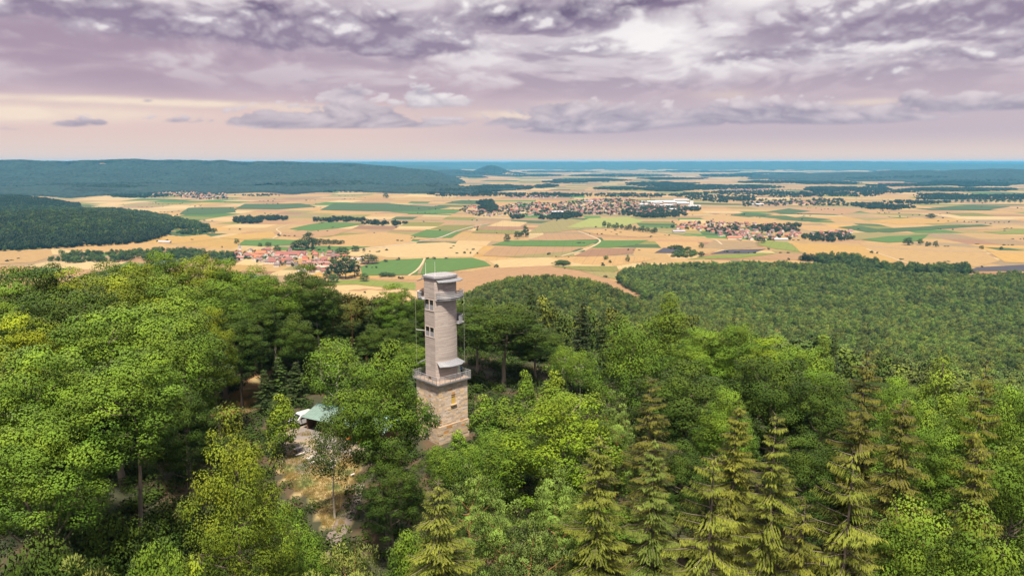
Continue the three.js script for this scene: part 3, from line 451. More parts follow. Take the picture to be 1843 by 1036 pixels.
const leafMat = (r, g, b, o = {}) => { const m = new THREE.MeshPhysicalMaterial({ vertexColors: true, roughness: 0.85, transmission: 0.11, thickness: 0, side: THREE.DoubleSide, specularIntensity: 0.4, ...o }); m.color.setRGB(r, g, b); return m; };
const bark = { grey: M(0.20, 0.165, 0.13, { map: barkTex }), dark: M(0.085, 0.07, 0.055, { map: barkTex }), pale: M(0.42, 0.38, 0.32, { map: barkTex }), birch: M(0.55, 0.52, 0.46, { map: barkTex }), pine: M(0.36, 0.16, 0.075, { map: barkTex }), spruce: M(0.20, 0.165, 0.13, { map: barkTex }) };
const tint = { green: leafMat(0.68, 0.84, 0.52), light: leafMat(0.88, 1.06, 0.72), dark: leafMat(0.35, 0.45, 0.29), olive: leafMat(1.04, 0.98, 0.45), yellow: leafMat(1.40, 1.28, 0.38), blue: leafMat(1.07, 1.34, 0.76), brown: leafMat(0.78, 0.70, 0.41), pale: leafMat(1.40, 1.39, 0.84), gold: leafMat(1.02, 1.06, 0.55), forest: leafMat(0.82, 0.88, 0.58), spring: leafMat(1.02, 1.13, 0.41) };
// one of each kind, copied below
const KIND = {
  oak: broadleaf(21, { H: 20, Rc: 5, base: 0.45, clumps: 95, leaves: 468, rc: 1.3, open: 1.5, L: 0.220, Wd: 0.158, lobe: 0.4 }),
  oak2: broadleaf(22, { H: 20, Rc: 5, base: 0.46, clumps: 82, leaves: 487, rc: 1.4, open: 1.65, lobe: 0.4, bare: 3, L: 0.220, Wd: 0.158 }),
  beech: broadleaf(23, { H: 22, Rc: 5, base: 0.34, clumps: 105, leaves: 421, rc: 1.25, open: 1.35, lobe: 0.4, egg: 0.2, flat: 0.55, L: 0.214, Wd: 0.145 }),
  maple: broadleaf(24, { H: 22, Rc: 5.2, base: 0.46, clumps: 95, leaves: 439, rc: 1.3, open: 1.4, lobe: 0.5, egg: 0.16, L: 0.220, Wd: 0.165 }),
  tall: broadleaf(25, { H: 23, Rc: 4, base: 0.6, clumps: 62, leaves: 439, rc: 1.25, open: 1.4, lobe: 0.4, trunk: 0.26, L: 0.220, Wd: 0.158 }),
  forked: broadleaf(26, { H: 20, Rc: 5.4, base: 0.5, clumps: 95, leaves: 505, rc: 1.35, open: 1.5, fork: 1, trunk: 0.46, lobe: 0.4, L: 0.206, Wd: 0.151 }),
  hornbeam: broadleaf(27, { H: 20, Rc: 5, base: 0.05, clumps: 150, leaves: 255, rc: 1.1, open: 1.15, hang: 0.9, egg: 0.2, lobe: 0.4, L: 0.240, Wd: 0.136, flat: 0.6, bare: 7 }),
  drooping: broadleaf(28, { H: 20, Rc: 5, base: 0.16, clumps: 110, leaves: 285, rc: 1.2, open: 1.3, hang: 1.2, egg: 0.14, lobe: 0.4, L: 0.272, Wd: 0.136, bare: 4 }),
  birch: broadleaf(29, { H: 14, Rc: 3.2, base: 0.42, clumps: 85, leaves: 110, rc: 0.8, open: 0.6, hang: 1.2, egg: 0.26, L: 0.24, Wd: 0.12, trunk: 0.14, bare: 4, lobe: 0.32, limbs: 18 }),
  birch2: broadleaf(33, { H: 14, Rc: 3.2, base: 0.08, clumps: 120, leaves: 110, rc: 0.8, open: 0.6, hang: 1.2, egg: 0.26, L: 0.24, Wd: 0.12, trunk: 0.14, bare: 4, lobe: 0.32, limbs: 18 }),
  pine: broadleaf(30, { H: 20, Rc: 4.4, base: 0.3, clumps: 105, leaves: 290, rc: 0.85, needle: 1, L: 0.24, Wd: 0.085, col: [0.085, 0.12, 0.035], tip: [0.13, 0.15, 0.045], trunk: 0.24, open: 1.15, lobe: 0.34, limbs: 26, vary: 0.4 }),
  pine2: broadleaf(31, { H: 20, Rc: 4.4, base: 0.2, clumps: 130, leaves: 290, rc: 0.8, needle: 1, L: 0.24, Wd: 0.085, col: [0.085, 0.12, 0.035], tip: [0.13, 0.15, 0.045], trunk: 0.24, open: 1.1, lobe: 0.4, egg: 0.3, limbs: 22, vary: 0.4 }),
  scots: broadleaf(32, { H: 18, Rc: 2.6, base: 0.5, clumps: 46, leaves: 110, rc: 0.95, needle: 1, L: 0.4, Wd: 0.13, col: [0.05, 0.07, 0.022], tip: [0.085, 0.09, 0.03], trunk: 0.17, limbs: 14 }),
  spruce: conifer(41, { H: 24, Rc: 4.2, whorls: 46, gap: 0.06, power: 0.66, step: 0.052, L: 0.30, Wd: 0.065, jit: 1.3 }),
  spruce2: conifer(42, { H: 24, Rc: 4.2, whorls: 42, gap: 0.14, sag: 0.42, lift: 0.34, hang: 1.1, power: 0.68, step: 0.054, L: 0.30, Wd: 0.065, jit: 1.3 }),
  spruce3: conifer(43, { H: 24, Rc: 4.8, whorls: 38, gap: 0.16, sag: 0.3, lift: 0.26, hang: 1.2, per: 5, power: 0.66, step: 0.052, L: 0.30, Wd: 0.065, jit: 1.3 }),
  fir: conifer(44, { H: 22, Rc: 3.4, whorls: 30, gap: 0.05, sag: 0.2, lift: 0.1, hang: 0.45, step: 0.2, L: 0.5, Wd: 0.18, col: [0.03, 0.05, 0.016], tip: [0.05, 0.07, 0.02], per: 7 }),
  larch: broadleaf(45, { H: 20, Rc: 3.2, base: 0.06, clumps: 170, leaves: 150, rc: 0.72, open: 0.5, egg: 0.78, hang: 0.45, lobe: 0.26, L: 0.24, Wd: 0.10, flat: 0.5, trunk: 0.2, limbs: 20, col: [0.095, 0.135, 0.014], tip: [0.16, 0.185, 0.02] }),
  bush: broadleaf(51, { H: 5, Rc: 3.8, base: 0.02, clumps: 95, leaves: 150, rc: 0.85, open: 0.7, L: 0.22, Wd: 0.15, trunk: 0.06, limbs: 8, lobe: 0.32 }),
  sapling: broadleaf(52, { H: 7, Rc: 1.5, base: 0.1, clumps: 60, leaves: 70, rc: 0.5, L: 0.24, Wd: 0.13, trunk: 0.06, egg: 0.55, hang: 0.3, limbs: 8 }),
  // middle and far distance
  mid: broadleaf(61, { H: 16, Rc: 5, base: 0.12, clumps: 34, leaves: 44, rc: 1.7, open: 1.9, L: 0.95, Wd: 0.75, lobe: 0.42, trunk: 0.3, limbs: 3, col: [0.06, 0.10, 0.022], tip: [0.10, 0.135, 0.026] }),
  mid2: broadleaf(62, { H: 16, Rc: 5, base: 0.16, clumps: 28, leaves: 52, rc: 1.9, open: 2.1, L: 0.95, Wd: 0.75, lobe: 0.5, trunk: 0.3, limbs: 3, col: [0.06, 0.10, 0.022], tip: [0.10, 0.135, 0.026] }),
  far: broadleaf(63, { H: 15, Rc: 5.2, base: 0.04, clumps: 14, leaves: 12, rc: 2.6, L: 2.6, Wd: 2.3, trunk: 0.4, limbs: 0, col: [0.05, 0.075, 0.022], tip: [0.075, 0.095, 0.024] }),
  poplar: broadleaf(64, { H: 18, Rc: 2.6, base: 0.05, clumps: 30, leaves: 26, rc: 1.4, L: 1.1, Wd: 0.9, trunk: 0.3, limbs: 2, egg: 0.3, col: [0.05, 0.08, 0.02], tip: [0.075, 0.10, 0.024] }),
};
const protos = new Map();
function tree(kind, leaf, barkKind, x, z, height, width, turn, name, label, category = 'tree', group, sink = 0.1) {
  const K = KIND[kind], key = kind + leaf + barkKind; let o;
  if (!protos.has(key)) {
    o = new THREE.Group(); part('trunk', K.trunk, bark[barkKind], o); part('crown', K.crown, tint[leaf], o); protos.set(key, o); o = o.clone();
  } else o = protos.get(key).clone();
  o.name = numbered(name); scene.add(o);
  const s = width / (2 * K.R); o.position.set(x, groundAt(x, z) - sink, z); o.rotation.y = turn; o.scale.set(s, height / K.H, s);
  return tag(o, label, category, group);
}
// ---------------------------------------------------------------- the lookout tower: sandstone stump, timber clad shaft, steel balconies
const box = (w, h, d, x, y, z, ry = 0) => { const g = new THREE.BoxGeometry(w, h, d); if (ry) g.rotateY(ry); g.translate(x, y, z); return g; };
const cyl = (r0, r1, h, x, y, z, n = 8) => { const g = new THREE.CylinderGeometry(r1, r0, h, n); g.translate(x, y + h / 2, z); return g; };
const rod = (a, b, r, n = 6) => { const d = new THREE.Vector3().subVectors(b, a), g = new THREE.CylinderGeometry(r, r, d.length(), n); g.applyQuaternion(new THREE.Quaternion().setFromUnitVectors(V3(0, 1, 0), d.normalize())); g.translate((a.x + b.x) / 2, (a.y + b.y) / 2, (a.z + b.z) / 2); return g; };
const colored = (g, c) => { const n = g.attributes.position.count, a = new Float32Array(n * 3); for (let i = 0; i < n; i++) a.set(c, i * 3); g.setAttribute('color', new THREE.BufferAttribute(a, 3)); return g; };
const stoneTex = tex(256, (u, v) => { const m = 0.84 + 0.12 * tile(u, v, 2, 3) + 0.10 * tile(u, v, 8, 1) + 0.07 * tile(u, v, 22, 6); return [m, m * 0.99, m * 0.97]; });
const woodTex = tex(256, (u, v) => { const m = 0.86 + 0.10 * tile(u, v, 1.5, 4) + 0.12 * tile(u * 1, v, 9, 2); return [m, m, m]; });
const steel = M(0.30, 0.31, 0.34, { roughness: 0.55, metalness: 0.3 }), steelDark = M(0.20, 0.21, 0.24, { roughness: 0.5, metalness: 0.3 }), zinc = M(0.19, 0.205, 0.24, { roughness: 0.6, metalness: 0.1, map: soilTex }), glass = M(0.02, 0.025, 0.03, { roughness: 0.08 }), greyPane = M(0.24, 0.255, 0.29, { roughness: 0.25 });
const stoneMat = M(1, 1, 1, { vertexColors: true, map: stoneTex, roughness: 0.95 }), boardMat = M(1, 1, 1, { vertexColors: true, map: woodTex, roughness: 0.9 }), mortar = M(0.30, 0.225, 0.15, { map: stoneTex }), darkIn = M(0.02, 0.018, 0.016);
const TOW = at(797, 800, 110.7);
{
  const t = thing('lookout_tower', 'tall lookout tower of sandstone base and grey timber shaft with steel balconies', 'tower', [TOW[0], 196.85, TOW[2]], 45 * RAD - 0.03);
  const R = rng(77), HS = 9.95, S = 2.83, PL = 3.25;
  const tones = [[0.541, 0.441, 0.345], [0.505, 0.407, 0.314], [0.586, 0.465, 0.338], [0.478, 0.407, 0.352], [0.550, 0.426, 0.276], [0.423, 0.358, 0.314], [0.541, 0.474, 0.420]];
  part('stone_core', mergeGeometries([box(2 * S - 0.5, HS + 0.6, 2 * S - 0.5, 0, HS / 2 - 0.3, 0)]), mortar, t);
  // courses of squared stones on the four faces; openings stay free
  const open = [{ f: 0, a: -0.95, b: 0.05, y0: -1, y1: 2.35 }, { f: 1, a: -0.42, b: 0.42, y0: 6.35, y1: 7.75 }];   // door on the left face, window on the right
  for (const low of [true, false]) {
    const gs = [], half = low ? S + 0.14 : S, y1 = low ? PL : HS - 0.02; let y = low ? -0.9 : PL, row = 0;
    while (y < y1 - 0.08) {
      const h = Math.min(y1 - y, low ? 0.30 + 0.16 * R() : 0.24 + 0.14 * R()); row++;
      for (let f = 0; f < 4; f++) {
        let a = -half + (row % 2 ? 0 : 0.0);
        while (a < half - 0.02) {
          const w = Math.min(half - a, (low ? 0.5 : 0.38) + 0.65 * R()), last = half - (a + w) < 0.16, ww = last ? half - a : w, b = a + ww;
          const hole = open.find((o) => o.f === f && y + h > o.y0 && y < o.y1 && b > o.a && a < o.b), segs = hole ? [[a, Math.min(b, hole.a)], [Math.max(a, hole.b), b]].filter(([p, q]) => q - p > 0.06) : [[a, b]];
          for (const [p, q] of segs) {
            const pr = 0.02 + 0.035 * R() * (low ? 1.6 : 1), g = box(q - p - 0.016, h - 0.016, 0.3 + pr, (p + q) / 2, y + h / 2, half - 0.15 + pr / 2 - 0.02);
            let c = tones[Math.floor(R() * tones.length)]; const m = (0.92 + 0.2 * R()) * (low ? 0.88 : 1.08) * (f === 0 && y < 2.0 ? 0.95 : 1); const rust = R() < 0.018; c = rust ? [0.48 * m, 0.25 * m, 0.09 * m] : [c[0] * m, c[1] * m, c[2] * m * (low ? 0.95 : 1)];
            colored(g, c); const uv = g.attributes.uv; for (let i = 0; i < uv.count; i++) uv.setXY(i, uv.getX(i) * (q - p) / 1.6 + R() * 0.02 + p, uv.getY(i) * h / 1.6 + y);
            g.rotateY([-PI / 2, 0, PI / 2, PI][f]); gs.push(g);
          }
          a = b;
        }
      }
      y += h;
    }
    part(low ? 'stone_plinth' : 'stonework', mergeGeometries(gs), stoneMat, t, 'stuff');
  }
  part('plinth_moulding', mergeGeometries([box(2 * S + 0.3, 0.12, 0.2, 0, PL + 0.03, S + 0.06), box(2 * S + 0.3, 0.12, 0.2, 0, PL + 0.03, -S - 0.06), box(0.2, 0.12, 2 * S + 0.02, S + 0.06, PL + 0.031, 0), box(0.2, 0.12, 2 * S + 0.02, -S - 0.06, PL + 0.031, 0)]), M(0.42, 0.31, 0.2, { map: stoneTex }), t);
  // doorway on the left face (local -x), leaf half open
  const dr = part('door', mergeGeometries([box(0.06, 2.2, 0.46, -S + 0.02, 1.0, -0.15, 0.35)]), M(0.22, 0.22, 0.24, { roughness: 0.6 }), t); part('doorway', box(0.02, 2.5, 0.98, -S + 0.24, 1.0, -0.45), darkIn, t);
  part('door_handle', box(0.08, 0.04, 0.14, -S - 0.06, 1.0, -0.02), steelDark, dr);
  part('lintel', box(0.32, 0.3, 1.5, -S - 0.03, 2.5, -0.45), M(0.45, 0.33, 0.21, { map: stoneTex }), t);
  // small shuttered window on the right face (local +z)
  const wn = part('window', mergeGeometries([box(0.84, 0.1, 0.16, 0, 7.70, S - 0.1), box(0.1, 1.3, 0.16, -0.39, 7.05, S - 0.1), box(0.1, 1.3, 0.16, 0.39, 7.05, S - 0.1)]), M(0.48, 0.35, 0.2, { map: stoneTex }), t);
  part('shutter', box(0.68, 1.24, 0.06, 0, 7.04, S - 0.12), M(0.44, 0.31, 0.06), wn); part('sill', box(1.15, 0.16, 0.34, 0, 6.33, S + 0.06), M(0.47, 0.35, 0.23, { map: stoneTex }), wn);
  // terrace with its railing
  const TR = 3.2, y0 = HS;
  part('terrace_floor', mergeGeometries([box(2 * TR - 0.1, 0.16, 2 * TR - 0.1, 0, y0 + 0.08, 0)]), M(0.36, 0.265, 0.20, { map: soilTex }), t);
  part('terrace_rim', mergeGeometries([box(2 * TR + 0.06, 0.2, 0.09, 0, y0 + 0.06, TR), box(2 * TR + 0.06, 0.2, 0.09, 0, y0 + 0.06, -TR), box(0.09, 0.2, 2 * TR - 0.09, TR, y0 + 0.06, 0), box(0.09, 0.2, 2 * TR - 0.09, -TR, y0 + 0.06, 0)]), steelDark, t);
  const rail = (name, pts, y, h, parent, matPost, bars = true) => {   // railing along a polyline: posts, two rails, thin bars, lower sheet
    const posts = [], rails = [], bar = [];
    for (let i = 0; i + 1 < pts.length; i++) {
      const [ax, az] = pts[i], [bx, bz] = pts[i + 1], L = Math.hypot(bx - ax, bz - az), n = Math.max(1, Math.round(L / 1.05));
      rails.push(rod(V3(ax, y + h, az), V3(bx, y + h, bz), 0.035), rod(V3(ax, y + 0.1, az), V3(bx, y + 0.1, bz), 0.022));
      for (let k = 0; k < n; k++) posts.push(box(0.06, h, 0.06, lerp(ax, bx, k / n), y + h / 2, lerp(az, bz, k / n)));
      if (bars) { const nb = Math.round(L / 0.13); for (let k = 1; k < nb; k++) bar.push(box(0.026, h - 0.16, 0.026, lerp(ax, bx, k / nb), y + h / 2 + 0.02, lerp(az, bz, k / nb))); for (let q = 1; q < 4; q++) bar.push(rod(V3(ax, y + 0.1 + q * (h - 0.16) / 4, az), V3(bx, y + 0.1 + q * (h - 0.16) / 4, bz), 0.011, 3)); }
    }
    const last = pts[pts.length - 1]; posts.push(box(0.06, h, 0.06, last[0], y + h / 2, last[1]));
    const r = part(name, mergeGeometries(rails), steel, parent); for (const p of posts) part('post', p, matPost, r); if (bars) part('infill', mergeGeometries(bar), steel, r, 'stuff');
  };
  const cor = [[-TR, TR - 0.35], [-TR + 0.35, TR], [TR, TR], [TR, -TR], [-TR, -TR], [-TR, TR - 0.35]];
  rail('terrace_railing', cor, y0 + 0.16, 1.12, t, steel);
  part('plaque', box(0.04, 0.3, 0.62, -TR - 0.05, y0 + 1.0, 1.3), M(0.10, 0.065, 0.04), t);
  // the shaft: barrel shaped plan, two short flat ends and two bowed sides
  const HX = 2.1, HZ = 1.25, BOW = 0.55, bow = (x, k = BOW) => HZ + k * (1 - (x / HX) ** 2), Y0 = y0 + 0.16, Y1 = 26.0;
  const shape = new THREE.Shape(); for (let k = 0; k <= 12; k++) { const x = -HX + 2 * HX * k / 12; k ? shape.lineTo(x, bow(x) - 0.06) : shape.moveTo(x + 0.06, bow(x) - 0.06); } for (let k = 0; k <= 12; k++) { const x = HX - 2 * HX * k / 12; shape.lineTo(clamp(x, -HX + 0.06, HX - 0.06), -bow(x) + 0.06); }
  const core = new THREE.ExtrudeGeometry(shape, { depth: Y1 - Y0, bevelEnabled: false }); core.rotateX(PI / 2); core.translate(0, Y1, 0); part('shaft_core', core, M(0.09, 0.075, 0.07), t);
  const wins = [[20.95, 22.75], [16.85, 18.5]], boards = [], wood = [[0.47, 0.415, 0.395], [0.44, 0.39, 0.37], [0.51, 0.45, 0.425], [0.41, 0.365, 0.345], [0.47, 0.405, 0.38]];
  const putBoard = (x0, z0, x1, z1, y, h, out) => { const L = Math.hypot(x1 - x0, z1 - z0), g = box(L + 0.012, h - 0.02, 0.07, 0, 0, 0); const uv = g.attributes.uv; for (let i = 0; i < uv.count; i++) uv.setXY(i, uv.getX(i) * L / 3 + R() * 0.01 + y * 0.37, uv.getY(i) * h / 0.8 + y * 1.7); g.rotateY(-Math.atan2(z1 - z0, x1 - x0)); const nx = (z1 - z0) / L, nz = -(x1 - x0) / L; g.translate((x0 + x1) / 2 + nx * out, y + h / 2, (z0 + z1) / 2 + nz * out); return g; };
  let course = 0; const CH = 0.172;
  for (let y = Y0; y < Y1 - 0.05; y += CH, course++) {
    const out = (course % 2 ? 0.008 : -0.008) + 0.008 * (R() - 0.5), tone = () => { const c = wood[Math.floor(R() * wood.length)], m = 0.91 + 0.18 * R(); return [c[0] * m, c[1] * m, c[2] * m]; };
    for (const s of [1, -1]) {   // bowed sides
      let c = tone(); for (let k = 0; k < 10; k++) { if (R() < 0.28) c = tone(); const a = -HX + 2 * HX * k / 10, b = a + 2 * HX / 10; boards.push(colored(s > 0 ? putBoard(b, bow(b), a, bow(a), y, CH, -out * -1) : putBoard(a, -bow(a), b, -bow(b), y, CH, out), c)); }
    }
    for (const s of [-1, 1]) {   // flat ends
      const blocked = s < 0 && wins.some(([a, b]) => y + CH > a - 0.02 && y < b + 0.02), segs = blocked ? [[-HZ, -1.12], [1.12, HZ]] : [[-HZ, -0.1 + 0.6 * (R() - 0.5)], [0, HZ]]; if (!blocked) segs[1][0] = segs[0][1];
      for (const [a, b] of segs) boards.push(colored(s < 0 ? putBoard(-HX, b, -HX, a, y, CH, -out * -1) : putBoard(HX, a, HX, b, y, CH, out), tone()));
    }
  }
  part('timber_cladding', mergeGeometries(boards), boardMat, t, 'stuff');
  for (const [a, b] of wins) {   // pairs of windows in the left end, dark glass above, grey pane below
    const x = -HX, hh = b - a, f = part('window', mergeGeometries([box(0.14, 0.08, 2.26, x - 0.01, a + 0.04, 0), box(0.14, 0.08, 2.26, x - 0.01, b - 0.04, 0), box(0.14, hh - 0.16, 0.09, x - 0.01, (a + b) / 2, -1.085), box(0.14, hh - 0.16, 0.09, x - 0.01, (a + b) / 2, 1.085), box(0.14, hh - 0.16, 0.13, x - 0.01, (a + b) / 2, 0)]), M(0.55, 0.47, 0.42), t);
    for (const z of [-0.55, 0.55]) { part('pane', box(0.03, hh * 0.42, 0.96, x + 0.01, b - 0.08 - hh * 0.21, z), glass, f); part('parapet_pane', box(0.03, hh * 0.47, 0.96, x - 0.01, a + 0.08 + hh * 0.235, z), greyPane, f); }
  }
  // roof: thin zinc lid with standing seams
  const lid = (grow, y, h) => { const s = new THREE.Shape(); for (let k = 0; k <= 14; k++) { const x = -HX - grow + 2 * (HX + grow) * k / 14; k ? s.lineTo(x, bow(x * HX / (HX + grow)) + grow) : s.moveTo(x, bow(x * HX / (HX + grow)) + grow); } for (let k = 0; k <= 14; k++) { const x = HX + grow - 2 * (HX + grow) * k / 14; s.lineTo(x, -bow(x * HX / (HX + grow)) - grow); } const g = new THREE.ExtrudeGeometry(s, { depth: h, bevelEnabled: true, bevelSize: 0.02, bevelThickness: 0.02, bevelSegments: 1 }); g.rotateX(PI / 2); g.translate(0, y + h, 0); return g; };
  const roof = part('roof', lid(0.1, Y1 + 0.1, 0.2), M(0.33, 0.33, 0.36, { roughness: 0.7, map: soilTex }), t); part('fascia', lid(0.16, Y1 - 0.08, 0.18), steelDark, roof);
  const seams = []; for (let k = -4; k <= 4; k++) { const x = k * 0.46, z = bow(x) + 0.06; seams.push(box(0.03, 0.035, 2 * z, x, Y1 + 0.335, 0)); } part('seam', mergeGeometries(seams), zinc, roof, 'stuff');
  for (const [x, z, h] of [[-1.95, -1.0, 1.9], [-1.75, 1.05, 2.2]]) part('antenna', mergeGeometries([cyl(0.025, 0.015, h, x, Y1 + 0.3, z, 6), cyl(0.06, 0.05, 0.2, x, Y1 + 0.3, z, 8)]), M(0.7, 0.7, 0.7, { roughness: 0.5 }), t);
  // curved awnings and balconies on the bowed sides: s = 1 faces right, s = -1 the far left
  const strip = (s, inner, outer, yi, yo, th, n = 16, x0 = -1.95, x1 = 2.9) => {   // a bent plate between two curves
    const g = new Mesh3(), c = [1, 1, 1]; for (let k = 0; k <= n; k++) { const u = k / n, [ix, iz] = inner(u), [ox, oz] = outer(u); for (const [x, y, z] of [[ix, yi, iz], [ox, yo, oz], [ox, yo - th, oz], [ix, yi - th, iz]]) g.v(s * x, y, s * z, c, k * 0.3, y); if (k) for (let q = 0; q < 4; q++) g.quad(4 * k - 4 + q, 4 * k - 4 + (q + 1) % 4, 4 * k + (q + 1) % 4, 4 * k + q); }
    g.quad(0, 1, 2, 3); const e = 4 * n; g.quad(e, e + 3, e + 2, e + 1); const geo = g.geo(false); geo.deleteAttribute('color'); const f = geo.toNonIndexed(); f.computeVertexNormals(); return f;
  };
  const inn = (u) => { const x = lerp(-1.9, 2.1, u); return [x, bow(x) + 0.05]; }, cAwn = curve([[-1.9, 2.0], [0, 2.75], [1.6, 2.7], [2.9, 1.95]]), cBal = curve([[-2.0, 1.72], [0, 2.62], [1.6, 2.6], [3.0, 1.75]]);
  for (const s of [1, -1]) {
    const awnU = part('awning', strip(s, (u) => [lerp(-1.85, 2.5, u), Math.max(1.2, bow(clamp(lerp(-1.85, 2.5, u), -2.1, 2.1)))], (u) => { const x = lerp(-1.9, 2.95, u); return [x, cAwn(x) * 0.97]; }, 25.75, 25.45, 0.09), zinc, t);
    const awnL = part('awning', strip(s, inn, (u) => { const x = lerp(-2.0, 3.0, u); return [x, cAwn(x) * 1.02 + 0.15]; }, 13.05, 12.45, 0.09), zinc, t);
    for (let k = 0; k <= 9; k++) { const u = k / 9, a = inn(u), x = lerp(-2.0, 3.0, u); part('seam', rod(V3(s * a[0], 13.08, s * a[1]), V3(s * x, 12.48, s * (cAwn(x) * 1.02 + 0.15)), 0.028, 4), steel, awnL); const x2 = lerp(-1.9, 2.95, u), a2 = lerp(-1.85, 2.5, u); part('seam', rod(V3(s * a2, 25.78, s * Math.max(1.2, bow(clamp(a2, -2.1, 2.1)))), V3(s * x2, 25.48, s * cAwn(x2) * 0.97), 0.028, 4), steel, awnU); }
    const bal = part('balcony', strip(s, (u) => { const x = lerp(-2.0, 2.9, u); return [x, x > 2.1 ? 0.6 : bow(x)]; }, (u) => { const x = lerp(-2.05, 3.05, u); return [x, cBal(x)]; }, 22.75, 22.75, 0.14), steel, t);
    const pts = []; for (let k = 0; k <= 10; k++) { const x = lerp(-2.05, 3.05, k / 10); pts.push([s * x, s * cBal(x)]); } pts.push([s * 3.05, s * 0.7]);
    const posts = [], bars = [], rails = [];
    for (let i = 0; i + 1 < pts.length; i++) { const [ax, az] = pts[i], [bx, bz] = pts[i + 1]; rails.push(rod(V3(ax, 23.85, az), V3(bx, 23.85, bz), 0.035)); part('post', box(0.05, 1.05, 0.05, ax, 23.3, az), steel, bal); for (let q = 0; q < 8; q++) { const f = q / 8; bars.push(box(0.03, 0.9, 0.03, lerp(ax, bx, f), 23.28, lerp(az, bz, f))); } bars.push(rod(V3(ax, 22.95, az), V3(bx, 22.95, bz), 0.09, 4), rod(V3(ax, 23.2, az), V3(bx, 23.2, bz), 0.06, 4), rod(V3(ax, 23.5, az), V3(bx, 23.5, bz), 0.03, 4)); }
    part('handrail', mergeGeometries(rails), s > 0 ? steel : M(0.7, 0.7, 0.7), bal); part('infill', mergeGeometries(bars), steel, bal, 'stuff');
    part('viewing_board', box(0.9, 0.04, 0.3, s * 1.2, 23.95, s * 2.55, 0.1), M(0.06, 0.05, 0.05), bal);
    if (s > 0) { part('doorway', box(0.03, 2.05, 0.75, HX + 0.075, 24.1, 0.7), darkIn, t); part('doorway', box(0.03, 2.05, 0.75, HX + 0.075, y0 + 1.2, 0.7), darkIn, t); }
  }
  // the little round balcony half way up, on the right end
  { const ins = [], outs = [], pts = []; for (let k = 0; k <= 14; k++) { const a = lerp(-1.15, 1.75, k / 14); pts.push([2.1 + 1.25 * Math.cos(a), 0.75 + 1.35 * Math.sin(a)]); }
    const sh = new THREE.Shape(); sh.moveTo(2.1, -0.6); for (const [x, z] of pts) sh.lineTo(x, z); sh.lineTo(1.8, 1.4); const fl = new THREE.ExtrudeGeometry(sh, { depth: 0.12, bevelEnabled: false }); fl.rotateX(PI / 2); fl.translate(0, 18.7, 0); const b = part('balcony', fl, steel, t);
    const g = new Mesh3(), w = [1, 1, 1]; pts.forEach(([x, z], k) => { g.v(x, 18.58, z, w); g.v(x, 19.85, z, w); const dx = (x - 2.1) / 1.3 * 0.04, dz = (z - 0.75) / 1.3 * 0.04; g.v(x - dx, 19.85, z - dz, w); g.v(x - dx, 18.58, z - dz, w); if (k) for (let q = 0; q < 4; q++) g.quad(4 * k - 4 + q, 4 * k - 4 + (q + 1) % 4, 4 * k + (q + 1) % 4, 4 * k + q); }); const pg = g.geo(false); pg.deleteAttribute('color'); const f = pg.toNonIndexed(); f.computeVertexNormals(); part('parapet', f, steel, b);
    part('handrail', mergeGeometries(pts.slice(1).map((p, k) => rod(V3(pts[k][0], 19.88, pts[k][1]), V3(p[0], 19.88, p[1]), 0.035))), steel, b); part('doorway', box(0.03, 2.0, 0.8, HX + 0.075, 19.7, 0.75), darkIn, t); }
  // tensioned conductor cables at both sides with their struts
  for (const [x, z, ys, k] of [[-2.55, -3.0, 17.6, -1], [2.7, 2.35, 18.9, 1]]) { part('cable', rod(V3(x, 12.3, z), V3(x, 25.4, z), 0.014, 5), M(0.4, 0.4, 0.4), t); part('strut', rod(V3(x, ys, z), V3(k < 0 ? -2.0 : 2.0, ys, k < 0 ? -1.4 : 1.3), 0.04, 6), M(0.5, 0.5, 0.52), t); }
}
// ---------------------------------------------------------------- a visitor on the terrace, one continuous body from a distance field
function bodyMesh(bones, lo, hi, res) {
  const mc = new MarchingCubes(res, new THREE.MeshBasicMaterial(), false, false, 60000), size = Math.max(hi[0] - lo[0], hi[1] - lo[1], hi[2] - lo[2]); mc.isolation = 0;
  const P = V3(0, 0, 0);
  for (let k = 0; k < res; k++) for (let j = 0; j < res; j++) for (let i = 0; i < res; i++) {
    P.set(lo[0] + i / res * size, lo[1] + j / res * size, lo[2] + k / res * size); let d = 1e3;
    for (const [a, b, ra, rb] of bones) { const abx = b[0] - a[0], aby = b[1] - a[1], abz = b[2] - a[2], L = abx * abx + aby * aby + abz * abz, t = L ? clamp(((P.x - a[0]) * abx + (P.y - a[1]) * aby + (P.z - a[2]) * abz) / L, 0, 1) : 0; const e = Math.hypot(P.x - a[0] - abx * t, P.y - a[1] - aby * t, P.z - a[2] - abz * t) - lerp(ra, rb, t), h = clamp(0.5 + 0.5 * (d - e) / 0.035, 0, 1); d = lerp(d, e, h) - 0.035 * h * (1 - h); }
    mc.field[k * res * res + j * res + i] = -d;
  }
  mc.update(); const n = mc.count, g = new THREE.BufferGeometry(), p = new Float32Array(n * 3); for (let i = 0; i < n * 3; i++) p[i] = lo[i % 3] + (mc.positionArray[i] + 1) / 2 * size; g.setAttribute('position', new THREE.BufferAttribute(p, 3)); const w = mergeVertices(g, 1e-4); w.computeVertexNormals(); return w;
}
